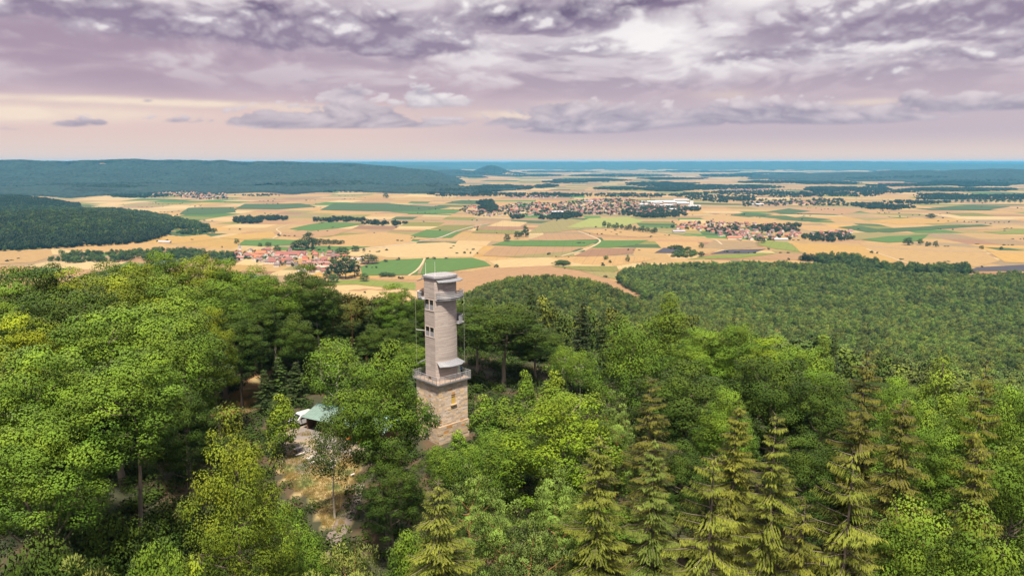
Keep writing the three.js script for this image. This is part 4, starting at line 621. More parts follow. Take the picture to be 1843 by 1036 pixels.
{
  const a = 45 * RAD - 0.03, lx = 2.75, lz = 1.5, x = TOW[0] + lx * Math.cos(a) + lz * Math.sin(a), z = TOW[2] - lx * Math.sin(a) + lz * Math.cos(a), p = thing('person', 'person in blue jacket and dark trousers standing on the tower terrace under the awning', 'person', [x, 196.85 + 10.11, z], 2.2);
  const body = bodyMesh([[[0, 1.0, 0], [0, 1.38, 0], 0.14, 0.15], [[-0.13, 1.40, 0], [0.13, 1.40, 0], 0.085, 0.085], [[0, 1.40, 0], [0, 1.54, 0.01], 0.06, 0.055], [[0, 1.60, 0.02], [0, 1.68, 0.015], 0.085, 0.088], [[-0.2, 1.40, 0], [-0.27, 1.12, 0.03], 0.058, 0.046], [[-0.27, 1.12, 0.03], [-0.2, 0.98, 0.22], 0.044, 0.034], [[0.2, 1.40, 0], [0.27, 1.12, 0.03], 0.058, 0.046], [[0.27, 1.12, 0.03], [0.2, 0.98, 0.22], 0.044, 0.034], [[-0.09, 0.95, 0], [-0.1, 0.5, 0.02], 0.095, 0.062], [[-0.1, 0.5, 0.02], [-0.11, 0.08, -0.01], 0.06, 0.042], [[0.09, 0.95, 0], [0.1, 0.5, 0.0], 0.095, 0.062], [[0.1, 0.5, 0.0], [0.11, 0.08, -0.02], 0.06, 0.042], [[-0.11, 0.045, -0.03], [-0.12, 0.04, 0.15], 0.045, 0.04], [[0.11, 0.045, -0.04], [0.13, 0.04, 0.14], 0.045, 0.04]], [-0.95, -0.02, -0.95], [0.95, 1.88, 0.95], 84);
  const c = new Float32Array(body.attributes.position.count * 3), P = body.attributes.position; for (let i = 0; i < P.count; i++) { const y = P.getY(i), q = Math.hypot(P.getX(i), P.getZ(i)); c.set(y > 1.5 ? [0.36, 0.20, 0.13] : y < 0.09 ? [0.03, 0.025, 0.02] : y < 0.93 ? [0.02, 0.022, 0.03] : y < 1.04 && q > 0.2 ? [0.36, 0.20, 0.13] : [0.06, 0.14, 0.30], i * 3); } body.setAttribute('color', new THREE.BufferAttribute(c, 3));
  part('body', body, M(1, 1, 1, { vertexColors: true }), p); const hair = new THREE.SphereGeometry(0.098, 14, 10, 0, 2 * PI, 0, 1.7); hair.rotateX(-0.35); hair.translate(0, 1.68, 0.0); part('hair', hair, M(0.05, 0.03, 0.02), p);
}
// ---------------------------------------------------------------- the clearing: hut, van, benches
{
  const A = onGround(563, 775), B = onGround(676, 804);           // front corners of the long hut
  const dx = B[0] - A[0], dz = B[2] - A[2], L = 15.6, turn = -Math.atan2(dz, dx), y = (A[1] + B[1]) / 2;
  const c = [(A[0] + B[0]) / 2, (A[2] + B[2]) / 2], D = 6.4, ux = Math.cos(turn), uz = -Math.sin(turn), vx = Math.sin(turn), vz = Math.cos(turn), h = thing('forest_hut', 'long low wooden hut with pale teal metal roof behind the trees of the clearing', 'hut', [c[0] - vx * D / 2, y - 0.1, c[1] - vz * D / 2], turn);
  const wall = part('wall', mergeGeometries([box(L, 2.5, 0.18, 0, 1.25, -D / 2), box(0.18, 2.5, D - 0.2, -L / 2 + 0.09, 1.25, 0), box(0.18, 2.5, D - 0.2, L / 2 - 0.09, 1.25, 0), box(L * 0.55, 2.5, 0.18, -L * 0.225, 1.25, D / 2 - 1.6)]), M(0.13, 0.075, 0.04, { map: woodTex }), h);
  for (let k = 0; k < 6; k++) part('post', box(0.16, 2.4, 0.16, -L / 2 + 0.2 + k * (L - 0.4) / 5, 1.2, D / 2 - 0.1), M(0.16, 0.09, 0.05), h);
  for (let k = 0; k < 3; k++) part('window', box(1.0, 0.9, 0.06, -L * 0.42 + k * 3, 1.5, D / 2 - 1.48), glass, wall);
  const roof = part('roof', mergeGeometries([-1, 1].map((s) => { const g = box(L + 1, 0.08, D / 2 + 0.75, 0, 0, 0); g.rotateX(s * 0.30); g.translate(0, 2.95, s * (D / 4 + 0.2)); return g; })), M(0.145, 0.22, 0.205, { roughness: 0.55, map: soilTex }), h);
  const ribs = []; for (let k = 0; k <= 34; k++) for (const s of [-1, 1]) { const g = box(0.06, 0.05, D / 2 + 0.75, 0, 0, 0); g.rotateX(s * 0.30); g.translate(-L / 2 - 0.4 + k * (L + 0.8) / 34, 3.01, s * (D / 4 + 0.2)); ribs.push(g); } part('roof_rib', mergeGeometries(ribs), M(0.16, 0.24, 0.225, { roughness: 0.55 }), roof, 'stuff');
  part('ridge_cap', box(L + 1, 0.09, 0.4, 0, 3.52, 0), M(0.2, 0.38, 0.34, { roughness: 0.5 }), roof);
}
{   // small white van, its nose to the lower left
  const p = onGround(544, 763), v = thing('parked_van', 'small white van parked at the left end of the teal roofed hut', 'van', [p[0], p[1], p[2]], -2.3);   // local +x is the nose
  const prof = [[-2.1, 0.45], [-2.12, 1.1], [-2.02, 1.82], [-1.7, 1.95], [0.35, 1.95], [0.62, 1.86], [1.22, 1.22], [1.98, 1.02], [2.15, 0.82], [2.15, 0.45]], s = new THREE.Shape(); prof.forEach(([x, y], i) => (i ? s.lineTo(x, y) : s.moveTo(x, y)));
  for (const x of [1.35, -1.35]) { const hpath = new THREE.Path(); }
  const g = new THREE.ExtrudeGeometry(s, { depth: 1.56, bevelEnabled: true, bevelSize: 0.07, bevelThickness: 0.09, bevelSegments: 3 }); g.translate(0, 0, -0.78);
  const paint = new THREE.MeshPhysicalMaterial({ roughness: 0.4, clearcoat: 0.6, clearcoatRoughness: 0.15 }); paint.color.setRGB(0.42, 0.43, 0.45); const body = part('body', g, paint, v), black = M(0.012, 0.012, 0.013, { roughness: 0.5 });
  const ws = box(0.03, 0.78, 1.36, 0, 0, 0); ws.rotateZ(0.80); ws.translate(1.0, 1.57, 0); part('windscreen', ws, glass, v);
  for (const z of [-1, 1]) { const wsh = new THREE.Shape(); [[-0.25, 1.2], [-0.25, 1.76], [0.42, 1.76], [0.95, 1.22]].forEach(([x, y], i) => (i ? wsh.lineTo(x, y) : wsh.moveTo(x, y))); const wg = new THREE.ExtrudeGeometry(wsh, { depth: 0.02, bevelEnabled: false }); wg.translate(0, 0, z * 0.875 - 0.01); part('side_window', wg, glass, v);
    for (const x of [1.35, -1.35]) { const ty = new THREE.TorusGeometry(0.25, 0.095, 10, 22); ty.translate(x, 0.33, z * 0.80); const w = part('tyre', ty, black, v); const rim = new THREE.CylinderGeometry(0.2, 0.2, 0.12, 18); rim.rotateX(PI / 2); rim.translate(x, 0.33, z * 0.82); part('rim', rim, M(0.45, 0.45, 0.47, { metalness: 0.6, roughness: 0.35 }), w); const arch = new THREE.CylinderGeometry(0.40, 0.40, 0.06, 22, 1, false); arch.rotateX(PI / 2); arch.translate(x, 0.40, z * 0.855); part('wheel_arch', arch, black, v); }
    part('headlight', box(0.12, 0.16, 0.34, 2.17, 0.84, z * 0.58), M(0.65, 0.66, 0.68, { roughness: 0.15 }), v); part('mirror', box(0.14, 0.2, 0.16, 0.82, 1.32, z * 1.0), black, v); part('door_seam', box(0.015, 1.2, 0.02, -0.3, 1.0, z * 0.872), black, v); }
  part('bumper', box(0.16, 0.26, 1.6, 2.2, 0.45, 0), M(0.05, 0.05, 0.055), v); part('grille', box(0.04, 0.14, 0.7, 2.235, 0.72, 0), black, v);
}
// trestle tables and benches with orange tops; weathered plank benches
const orange = M(0.78, 0.20, 0.02, { roughness: 0.55 }), greyWood = M(0.46, 0.42, 0.39, { map: woodTex }), trestle = M(0.05, 0.06, 0.05, { metalness: 0.5, roughness: 0.5 });
function bench(name, label, group, a, b, wide, high, mat, cat) {
  const p = onGround(...a), q = onGround(...b), L = Math.hypot(q[0] - p[0], q[2] - p[2]), turn = -Math.atan2(q[2] - p[2], q[0] - p[0]), t = thing(name, label, cat, [(p[0] + q[0]) / 2, (p[1] + q[1]) / 2, (p[2] + q[2]) / 2], turn, group), n = wide > 0.4 ? 3 : 1, w = wide / n;
  for (let k = 0; k < n; k++) part(n > 1 ? 'board' : 'seat', box(L, 0.045, w - 0.02, 0, high - 0.02, (k - (n - 1) / 2) * w), mat, t);
  for (const s of [-1, 1]) part('leg', mergeGeometries([box(0.05, high - 0.05, 0.05, s * (L / 2 - 0.3), high / 2 - 0.03, wide * 0.36), box(0.05, high - 0.05, 0.05, s * (L / 2 - 0.3), high / 2 - 0.03, -wide * 0.36), box(0.04, 0.05, wide * 0.8, s * (L / 2 - 0.3), high - 0.075, 0)]), trestle, t);
}
bench('trestle_table', 'orange trestle table farthest left of the three by the hut', null, [615, 790], [628, 784], 0.6, 0.76, orange, 'table');
bench('trestle_table', 'orange trestle table in the middle of the three by the hut', null, [624, 798], [641, 789.5], 0.6, 0.76, orange, 'table');
bench('trestle_table', 'orange trestle table farthest right of the three by the hut', null, [651, 800], [665, 792], 0.65, 0.76, orange, 'table');
bench('trestle_bench', 'short orange bench in front of the middle orange table', null, [632, 799], [638.5, 796], 0.28, 0.47, orange, 'bench');
bench('trestle_bench', 'orange bench between the middle and the right orange table', null, [643, 801], [651, 797], 0.28, 0.47, orange, 'bench');
bench('trestle_bench', 'long orange bench in front of the right orange table', null, [647, 804], [667, 797], 0.3, 0.47, orange, 'bench');
bench('picnic_table', 'weathered grey picnic table at the left edge of the yard, behind its bench', null, [529, 816], [543, 811], 0.55, 0.72, greyWood, 'table');
bench('plank_bench', 'weathered grey bench in front of the leftmost picnic table', null, [532, 824], [549, 818], 0.32, 0.46, greyWood, 'bench');
bench('picnic_table', 'weathered grey picnic table left of the slim birch trunk', null, [553, 833], [564, 828], 0.55, 0.72, greyWood, 'table');
bench('plank_bench', 'weathered grey bench left of the slim birch trunk', null, [557, 838], [572, 832], 0.32, 0.46, greyWood, 'bench');
bench('picnic_table', 'weathered grey picnic table right behind the slim birch trunk', null, [592, 840], [603, 835], 0.5, 0.7, greyWood, 'table');
bench('plank_bench', 'weathered grey bench right of the slim birch trunk', null, [594, 848], [603, 842], 0.3, 0.46, greyWood, 'bench');
bench('plank_bench', 'small grey bench by the path under the maple', null, [631, 860], [638, 857], 0.3, 0.46, greyWood, 'bench');
// ---------------------------------------------------------------- the trees of the hilltop, each where it stands: [kind, leaf, bark, px, py of its top, distance, width in px, label]
const SP = 'spruce tree', BR = 'broadleaf tree';
const TREES = [
  // left foreground
  ['forked', 'light', 'grey', 58, 738, 80, 215, 'broad bright green tree with a forked pale trunk at the lower left edge'],
  ['tall', 'light', 'grey', 222, 628, 82, 180, 'bright green tree on a tall bare trunk before dark undergrowth'],
  ['oak', 'light', 'grey', 55, 622, 89, 200, 'wide bright green crown above the forked tree at the left edge'],
  ['tall', 'green', 'grey', 150, 660, 86, 150, 'shorter bright green tree whose trunk shows between the forked and the tall bare trunk'],
  ['oak2', 'green', 'grey', 318, 568, 98, 170, 'green tree with bleached dead branches at the left edge of the rust coloured bank'],
  ['beech', 'dark', 'dark', 322, 690, 92, 110, 'dark green lower tree under the one with bleached branches'],
  ['oak', 'light', 'grey', 190, 552, 106, 210, 'light green rounded crown in the middle of the left wood'],
  ['beech', 'yellow', 'grey', 35, 558, 108, 150, 'yellow tinged tree at the left edge of the wood'],
  ['oak2', 'light', 'grey', 285, 530, 116, 190, 'green crown with curly tufts behind the light green rounded one'],
  ['oak', 'dark', 'grey', 120, 520, 124, 190, 'green crown behind the yellow tinged tree'],
  ['beech', 'olive', 'grey', 378, 548, 118, 80, 'olive brown narrow tree at the right end of the left wood'],
  ['beech', 'green', 'grey', 10, 508, 132, 170, 'dark topped tree at the far left of the wood'],
  ['oak', 'olive', 'grey', 200, 492, 138, 180, 'olive crown near the top of the left wood'],
  ['oak2', 'green', 'grey', 310, 492, 136, 170, 'green crown below the pointed one on the wood skyline'],
  ['beech', 'green', 'grey', 390, 498, 138, 130, 'green crown right of the pointed skyline tree, second row'],
  ['oak', 'dark', 'grey', 30, 474, 150, 170, 'dark skyline tree at the left edge under the straw field'],
  ['beech', 'olive', 'grey', 118, 478, 150, 150, 'olive skyline tree under the pale field'],
  ['oak2', 'dark', 'grey', 190, 463, 158, 130, 'dark flat topped tree on the left skyline below the orchard belt'],
  ['oak', 'olive', 'grey', 240, 470, 150, 120, 'olive tree between the flat topped and the pointed skyline tree'],
  ['beech', 'green', 'grey', 284, 447, 156, 105, 'pointed tree rising highest on the left skyline'],
  ['oak', 'olive', 'grey', 345, 458, 158, 120, 'olive round tree right of the highest skyline tree'],
  ['beech', 'green', 'grey', 402, 462, 158, 110, 'green tree on the skyline left of the white school'],
  ['oak2', 'green', 'grey', 450, 476, 154, 110, 'green tree on the skyline under the church spire'],
  ['tall', 'green', 'pale', 488, 490, 146, 100, 'tall green tree with a long straight pale trunk above the rust coloured bank'],
  ['tall', 'dark', 'pale', 462, 540, 138, 80, 'dark tree on the thin bare trunk rising out of the rust coloured bank'],
  ['beech', 'dark', 'dark', 545, 471, 152, 125, 'tall dark pointed broadleaf tree just left of the pines'],
  ['tall', 'dark', 'pale', 570, 500, 147, 80, 'dark tree with a pale trunk in the shade beside the pines'],
  ['oak', 'dark', 'dark', 510, 560, 158, 120, 'dark crown in the shadow behind the two pale trunks'],
  ['beech', 'dark', 'dark', 425, 560, 132, 100, 'dark crown behind the olive brown narrow tree'],
  // pines and trees behind the tower
  ['scots', 'green', 'pine', 600, 524, 158, 62, 'leftmost slim pine of the row behind the pale birch'],
  ['scots', 'olive', 'pine', 628, 528, 155, 60, 'second slim pine from the left in the row behind the pale birch'],
  ['scots', 'olive', 'pine', 655, 530, 157, 58, 'slim brownish pine in the middle of the row left of the tower'],
  ['scots', 'green', 'pine', 678, 532, 154, 56, 'slim pine just left of the bright green tree by the tower'],
  ['beech', 'green', 'grey', 710, 508, 152, 90, 'bright green pointed tree standing up between the pines and the tower'],
  ['oak', 'dark', 'dark', 752, 535, 150, 80, 'dark tree directly left of the tower shaft'],
  ['oak', 'dark', 'dark', 690, 560, 160, 90, 'dark crown under the pointed tree left of the tower'],
  ['oak2', 'dark', 'grey', 905, 540, 136, 165, 'big dark green tree right of the tower with bare lower trunks'],
  ['tall', 'dark', 'grey', 858, 535, 146, 90, 'dark tree directly right of the tower shaft'],
  ['oak', 'dark', 'grey', 965, 590, 140, 110, 'dark green tree under the pointed dark spruce'],
  ['fir', 'green', 'spruce', 955, 512, 158, 70, 'dark pointed spruce against the wooded hump right of the tower'],
  ['fir', 'dark', 'spruce', 1050, 540, 150, 64, 'very dark spruce between the pale birches and the big drooping tree'],
  ['fir', 'green', 'spruce', 1086, 556, 154, 46, 'small dark spruce tip behind the left edge of the big drooping tree'],
  ['birch', 'light', 'birch', 1014, 612, 128, 62, 'left one of two pale birches right of the tower'],
  ['birch', 'light', 'birch', 1046, 622, 124, 66, 'right one of two pale birches, its white stem showing'],
  ['sapling', 'gold', 'dark', 998, 664, 116, 60, 'small orange tinged sapling in front of the pale birches'],
  ['sapling', 'light', 'dark', 946, 662, 112, 48, 'slender light green young tree right of the tower'],
  ['sapling', 'light', 'dark', 872, 706, 106, 60, 'light green young tree at the right wall of the tower'],
  ['sapling', 'green', 'dark', 905, 712, 104, 64, 'green young tree second from the right wall of the tower'],
  ['bush', 'light', 'dark', 884, 772, 100, 80, 'light green bush at the foot of the tower, right side'],
  ['bush', 'light', 'dark', 852, 800, 97, 66, 'light green bush below the tower corner'],
  ['sapling', 'blue', 'dark', 824, 770, 101, 36, 'grey green young tree before the near corner of the tower'],
  ['bush', 'green', 'dark', 790, 800, 98, 60, 'green bush in front of the tower doorway'],
  ['bush', 'green', 'dark', 815, 812, 93, 80, 'dense green bush under the tower on the near side'],
  ['bush', 'light', 'dark', 925, 775, 98, 100, 'light bush right of the tower before the big yellow green tree'],
  ['bush', 'green', 'dark', 885, 838, 88, 100, 'green bush between the bluish pines and the big yellow green tree'],
  ['beech', 'dark', 'grey', 1226, 790, 78, 120, 'dark tree in the gap behind the pair of front spruces'],
  ['bush', 'green', 'dark', 745, 950, 70, 110, 'green bush in the shade right of the big maple foot'],
  // the clearing
  ['birch2', 'light', 'birch', 600, 604, 122, 104, 'pale yellow green birch with white limbs behind the hut'],
  ['birch', 'dark', 'pale', 593, 735, 87, 92, 'slim dark weeping birch standing alone on the dry lawn'],
  ['maple', 'green', 'grey', 686, 606, 80, 178, 'large green maple left of the tower, before the hut'],
  ['beech', 'dark', 'grey', 703, 800, 76, 116, 'dark low tree round the foot of the big maple'],
  ['hornbeam', 'olive', 'grey', 416, 726, 66, 188, 'large yellowish hornbeam with drooping boughs left of the clearing'],
  ['fir', 'blue', 'spruce', 500, 640, 134, 52, 'young dark spruce right of the rust coloured bank'],
  ['fir', 'green', 'spruce', 475, 676, 128, 44, 'small dark spruce at the right edge of the rust coloured bank'],
  ['fir', 'green', 'spruce', 532, 660, 132, 46, 'young dark spruce left of the pale birch'],
  ['sapling', 'gold', 'dark', 505, 705, 108, 60, 'feathery pale yellow sapling behind the hornbeam top'],
  ['bush', 'light', 'dark', 512, 900, 80, 84, 'bright green bush below the dry lawn'],
  ['bush', 'light', 'dark', 535, 945, 75, 96, 'bright green bush beside the hornbeam, lower one'],
  ['bush', 'green', 'dark', 562, 985, 71, 80, 'green bush left of the footpath at the bottom of the picture'],
  // lower left undergrowth
  ['bush', 'dark', 'dark', 190, 915, 80, 140, 'dark bush at the foot of the tall bare trunk'],
  ['bush', 'dark', 'dark', 60, 955, 72, 150, 'dark bush left of the forked trunk'],
  ['bush', 'dark', 'dark', 290, 900, 84, 130, 'dark bush right of the tall bare trunk'],
  ['bush', 'green', 'dark', 275, 965, 70, 110, 'green bush left of the hornbeam'],
  ['bush', 'light', 'dark', 320, 985, 66, 90, 'bright green bush at the hornbeam foot'],
  ['pine', 'pale', 'pine', 130, 992, 47, 200, 'pale silvery pine top at the bottom left corner'],
  ['sapling', 'gold', 'dark', 352, 995, 50, 76, 'bright yellow sapling at the bottom edge left of centre'],
  ['pine', 'pale', 'pine', 617, 952, 52, 160, 'pale olive pine top at the bottom edge below the path'],
  // centre foreground
  ['spruce', 'gold', 'spruce', 788, 862, 57, 140, 'yellow green spruce in front of the big maple'],
  ['pine', 'blue', 'pine', 848, 832, 64, 120, 'bluish pine right of the yellow green spruce'],
  ['pine2', 'blue', 'pine', 905, 880, 60, 150, 'bluish pine with orange boughs at the bottom centre'],
  ['pine2', 'blue', 'pine', 1000, 838, 63, 140, 'round bluish green pine left of the drooping brown spruce'],
  ['pine', 'light', 'pine', 960, 930, 55, 150, 'light green pine at the bottom between two bluish pines'],
  ['hornbeam', 'spring', 'grey', 1012, 688, 86, 255, 'huge yellow green tree in the middle right of the tower'],
  ['pine', 'blue', 'pine', 1115, 705, 84, 90, 'grey green pine behind the right side of the huge yellow green tree'],
  ['drooping', 'green', 'grey', 1136, 556, 116, 165, 'big drooping green tree on the ridge under the round wood corner'],
  ['larch', 'green', 'spruce', 1206, 522, 132, 92, 'tall yellow green larch rising above the ridge'],
  // right ridge
  ['beech', 'light', 'grey', 1262, 585, 122, 130, 'bright green tree right of the tall larch'],
  ['oak', 'green', 'grey', 1330, 580, 124, 120, 'green tree on the ridge, second right of the tall larch'],
  ['fir', 'green', 'spruce', 1322, 562, 130, 40, 'small dark spruce tip on the ridge right of the larch'],
  ['beech', 'spring', 'grey', 1395, 602, 118, 130, 'bright yellow green tree on the ridge below the pale snag'],
  ['larch', 'green', 'spruce', 1484, 598, 120, 62, 'yellow green larch on the ridge beside a dark spruce tip'],
  ['fir', 'green', 'spruce', 1506, 592, 122, 40, 'dark spruce tip beside the ridge larch'],
  ['oak', 'light', 'grey', 1450, 622, 112, 130, 'yellow green tree in front of the ridge larch'],
  ['oak2', 'dark', 'grey', 1240, 652, 96, 180, 'dense green tree behind the brown spruce'],
  ['oak', 'dark', 'grey', 1390, 640, 96, 160, 'large dull green tree in the middle of the right wood'],
  ['beech', 'dark', 'grey', 1490, 668, 92, 150, 'dark layered tree left of the dark brown spruce'],
  ['beech', 'light', 'grey', 1310, 690, 88, 120, 'light green tree left of the large dull green one'],
  ['spruce2', 'brown', 'spruce', 1562, 632, 82, 100, 'dark brown tall spruce standing out on the right ridge'],
  ['beech', 'light', 'grey', 1612, 672, 100, 110, 'bright green tree right of the dark brown spruce'],
  ['larch', 'light', 'spruce', 1700, 636, 102, 100, 'bright yellow green larch on the right skyline'],
  ['oak', 'light', 'grey', 1652, 712, 90, 110, 'bright green tree left below the bright larch'],
  ['beech', 'light', 'grey', 1755, 700, 94, 110, 'bright green tree right of the bright larch'],
  ['spruce2', 'olive', 'spruce', 1776, 650, 80, 84, 'thin brown topped spruce near the right edge'],
  ['oak', 'light', 'grey', 1825, 688, 96, 110, 'light green tree at the right edge on the skyline'],
  ['beech', 'green', 'grey', 1720, 770, 80, 140, 'green tree right of the second brown spruce'],
  ['oak2', 'green', 'grey', 1830, 775, 76, 150, 'green tree at the right edge in the second row'],
  ['beech', 'green', 'grey', 1560, 760, 84, 130, 'green tree between the brown spruces'],
  // right foreground conifers
  ['spruce3', 'brown', 'spruce', 1172, 680, 76, 112, 'dying brown spruce behind the pair of front spruces'],
  ['spruce', 'gold', 'spruce', 1080, 780, 58, 132, 'brownish front spruce left of the pair'],
  ['spruce', 'light', 'spruce', 1180, 786, 60, 112, 'slim yellow green front spruce right of the pair'],
  ['spruce3', 'gold', 'spruce', 1284, 820, 54, 185, 'sparse spruce with wide tiered boughs and bare stem in front'],
  ['spruce', 'olive', 'spruce', 1330, 728, 72, 110, 'full olive spruce behind the sparse tiered one'],
  ['spruce3', 'gold', 'spruce', 1398, 748, 66, 128, 'thin topped spruce right of the full olive one'],
  ['spruce3', 'gold', 'spruce', 1536, 812, 52, 215, 'wide sparse spruce with long drooping boughs at the bottom right'],
  ['spruce', 'brown', 'spruce', 1628, 715, 72, 120, 'brown spruce behind the wide sparse one'],
  ['spruce', 'olive', 'spruce', 1764, 800, 64, 120, 'olive spruce above the light green bushy tree at the lower right'],
  ['spruce2', 'olive', 'spruce', 1450, 900, 50, 130, 'low olive spruce at the bottom between two sparse ones'],
  ['oak2', 'light', 'grey', 1660, 882, 56, 190, 'light green bushy tree at the lower right, left part'],
  ['oak2', 'green', 'grey', 1790, 908, 53, 190, 'light green bushy tree in the bottom right corner'],
  ['beech', 'dark', 'grey', 1450, 780, 82, 130, 'dark tree in the shaded gap between the spruces'],
];
const standing = [];
{
  const R = rng(311);
  for (const [kind, leaf, bk, px, py, d, w, label] of TREES) {
    const p = at(px, py, d), g = groundAt(p[0], p[2]), low = kind === 'bush' || kind === 'sapling', minH = low ? 2.2 : 8, H = clamp(p[1] - g, minH, 34), con = ['spruce', 'spruce2', 'spruce3', 'fir'].includes(kind), width = w / F * Math.hypot(d, EYE - p[1]) * (kind === 'larch' ? 1.45 : con && kind !== 'fir' ? 1.3 : 1);
    const name = kind === 'larch' ? 'larch_tree' : con ? 'spruce_tree' : ['pine', 'pine2', 'scots'].includes(kind) ? 'pine_tree' : kind === 'birch' || kind === 'birch2' ? 'birch_tree' : kind === 'bush' ? 'bush' : kind === 'sapling' ? 'young_tree' : 'broadleaf_tree';
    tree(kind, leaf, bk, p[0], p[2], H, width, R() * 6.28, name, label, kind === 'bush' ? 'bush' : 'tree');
    standing.push([p[0], p[2], low ? 1.5 : width * 0.32]);
  }
  // the rest of the wood, seen only as crowns and shade between these
  const clear = [...YARD, ...LAWN, ...BANK], free = (x, z, s) => standing.every(([a, b, r]) => Math.hypot(a - x, b - z) > r + s) && Math.hypot(x - TOW[0], z - TOW[2]) > 11 && ![YARD, LAWN, BANK].some((q) => inside(q, x, z));
  const opens = [[520, 700, 76, 125], [560, 690, 70, 118]];
  let n = 0;
  for (let k = 0; k < 5200 && n < 250; k++) {
    const d = 62 + 230 * Math.sqrt(R()), px = -120 + 2080 * R(), a = azOf(px, 600), x = Math.sin(a) * d, z = -Math.cos(a) * d, s = 2.6;
    if (!free(x, z, s)) continue;
    if (px > 470 && px < 880 && d < 135) continue; if (px < 470 && d < 112) continue; if (px > 880 && d < 75) continue;                      // the clearing keeps its light
    if (px > 380 && px < 500 && d < 150 && d > 100) continue;
    // never higher than the trees that are drawn: keep their tops below the line of the wood
    const line = px < 600 ? 500 : px < 830 ? 560 : px < 1060 ? 600 : 620 + (px - 1060) * 0.12, skyline = d > 140 ? line : line + 25 + (140 - d) * 3.6, top = at(px, skyline + 30 * R(), d)[1], H = Math.min(17 + 6 * R(), top - groundAt(x, z));
    if (H < 7) continue;
    const kinds = px > 1080 && d < 110 ? ['spruce', 'oak', 'beech'] : ['oak', 'beech', 'tall', 'oak2'], kd = kinds[Math.floor(R() * kinds.length)];
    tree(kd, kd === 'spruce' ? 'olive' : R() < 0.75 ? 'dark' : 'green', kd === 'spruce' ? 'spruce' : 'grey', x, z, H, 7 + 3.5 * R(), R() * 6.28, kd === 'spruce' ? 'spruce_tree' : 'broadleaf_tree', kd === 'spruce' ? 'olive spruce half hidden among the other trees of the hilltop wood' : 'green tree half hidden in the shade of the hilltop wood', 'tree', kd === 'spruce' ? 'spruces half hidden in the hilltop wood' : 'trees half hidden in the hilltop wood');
    standing.push([x, z, 2.6]); n++;
  }
  // low growth on the floor of the wood and round the lawn: nobody could count it
  const spots = []; const add = (x, z, s, c) => spots.push([x, z, s, c, R() * 6.28]);
  for (let k = 0; k < 9000; k++) { const d = 45 + 140 * Math.sqrt(R()), a = azOf(-100 + 2050 * R(), 700), x = Math.sin(a) * d, z = -Math.cos(a) * d; if ([YARD, LAWN, BANK].some((q) => inside(q, x, z)) || Math.hypot(x - TOW[0], z - TOW[2]) < 6) continue; const v = n2(x / 9, z / 9); if (v < -0.1 && R() < 0.7) continue; add(x, z, 0.35 + 0.5 * R(), v); }
  const geo = broadleaf(71, { H: 2, Rc: 1.5, base: 0.0, clumps: 9, leaves: 16, rc: 0.7, L: 0.5, Wd: 0.26, limbs: 0, trunk: 0.02 }).crown, im = new THREE.InstancedMesh(geo, tint.dark, spots.length), m = new THREE.Matrix4(), q = new THREE.Quaternion(), c = new THREE.Color();
  spots.forEach(([x, z, s, v, a], i) => { m.compose(V3(x, groundAt(x, z) - 0.1, z), q.setFromAxisAngle(V3(0, 1, 0), a), V3(s * 1.3, s, s * 1.3)); im.setMatrixAt(i, m); c.setRGB(0.8 + 0.4 * v, 0.85 + 0.25 * v, 0.8); im.setColorAt(i, c); });
  im.name = 'undergrowth'; im.castShadow = im.receiveShadow = true; scene.add(im); tag(im, 'low green undergrowth on the floor of the wood', 'undergrowth', null, 'stuff');
  // dry grass tufts on the lawn and bank
  const tf = new Leafy(); for (let k = 0; k < 14; k++) { const a = R() * 6.28, t = nrm([Math.cos(a) * 0.5, 0.9, Math.sin(a) * 0.5]); tf.leaf(Math.cos(a) * 0.06, 0, Math.sin(a) * 0.06, -Math.sin(a), 0, Math.cos(a), ...t, 0.22 + 0.2 * R(), 0.03, 0.23 + 0.10 * R(), 0.20 + 0.06 * R(), 0.085); }
  const ts = []; for (let k = 0; k < 26000 && ts.length < 6500; k++) { const d = 74 + 70 * R(), a = azOf(360 + 330 * R(), 800), x = Math.sin(a) * d, z = -Math.cos(a) * d; if (inside(LAWN, x, z) || inside(BANK, x, z) || (inside(YARD, x, z) && n2(x / 3, z / 3) > 0.45)) ts.push([x, z, 0.6 + 0.9 * R(), R() * 6.28]); }
  const gm = new THREE.InstancedMesh(tf.geo(), leafMat(1, 1, 1), ts.length); ts.forEach(([x, z, s, a], i) => { m.compose(V3(x, groundAt(x, z) - 0.01, z), q.setFromAxisAngle(V3(0, 1, 0), a), V3(s, s * 0.8, s)); gm.setMatrixAt(i, m); const g = ss(n2(x / 5 + 3, z / 5), -0.2, 0.7); c.setRGB(lerp(1.1, 0.55, g), lerp(1.0, 0.85, g), 0.8); gm.setColorAt(i, c); });
  gm.name = 'grass'; gm.receiveShadow = true; scene.add(gm); tag(gm, 'dry grass tufts on the lawn of the clearing', 'grass', null, 'stuff');
}

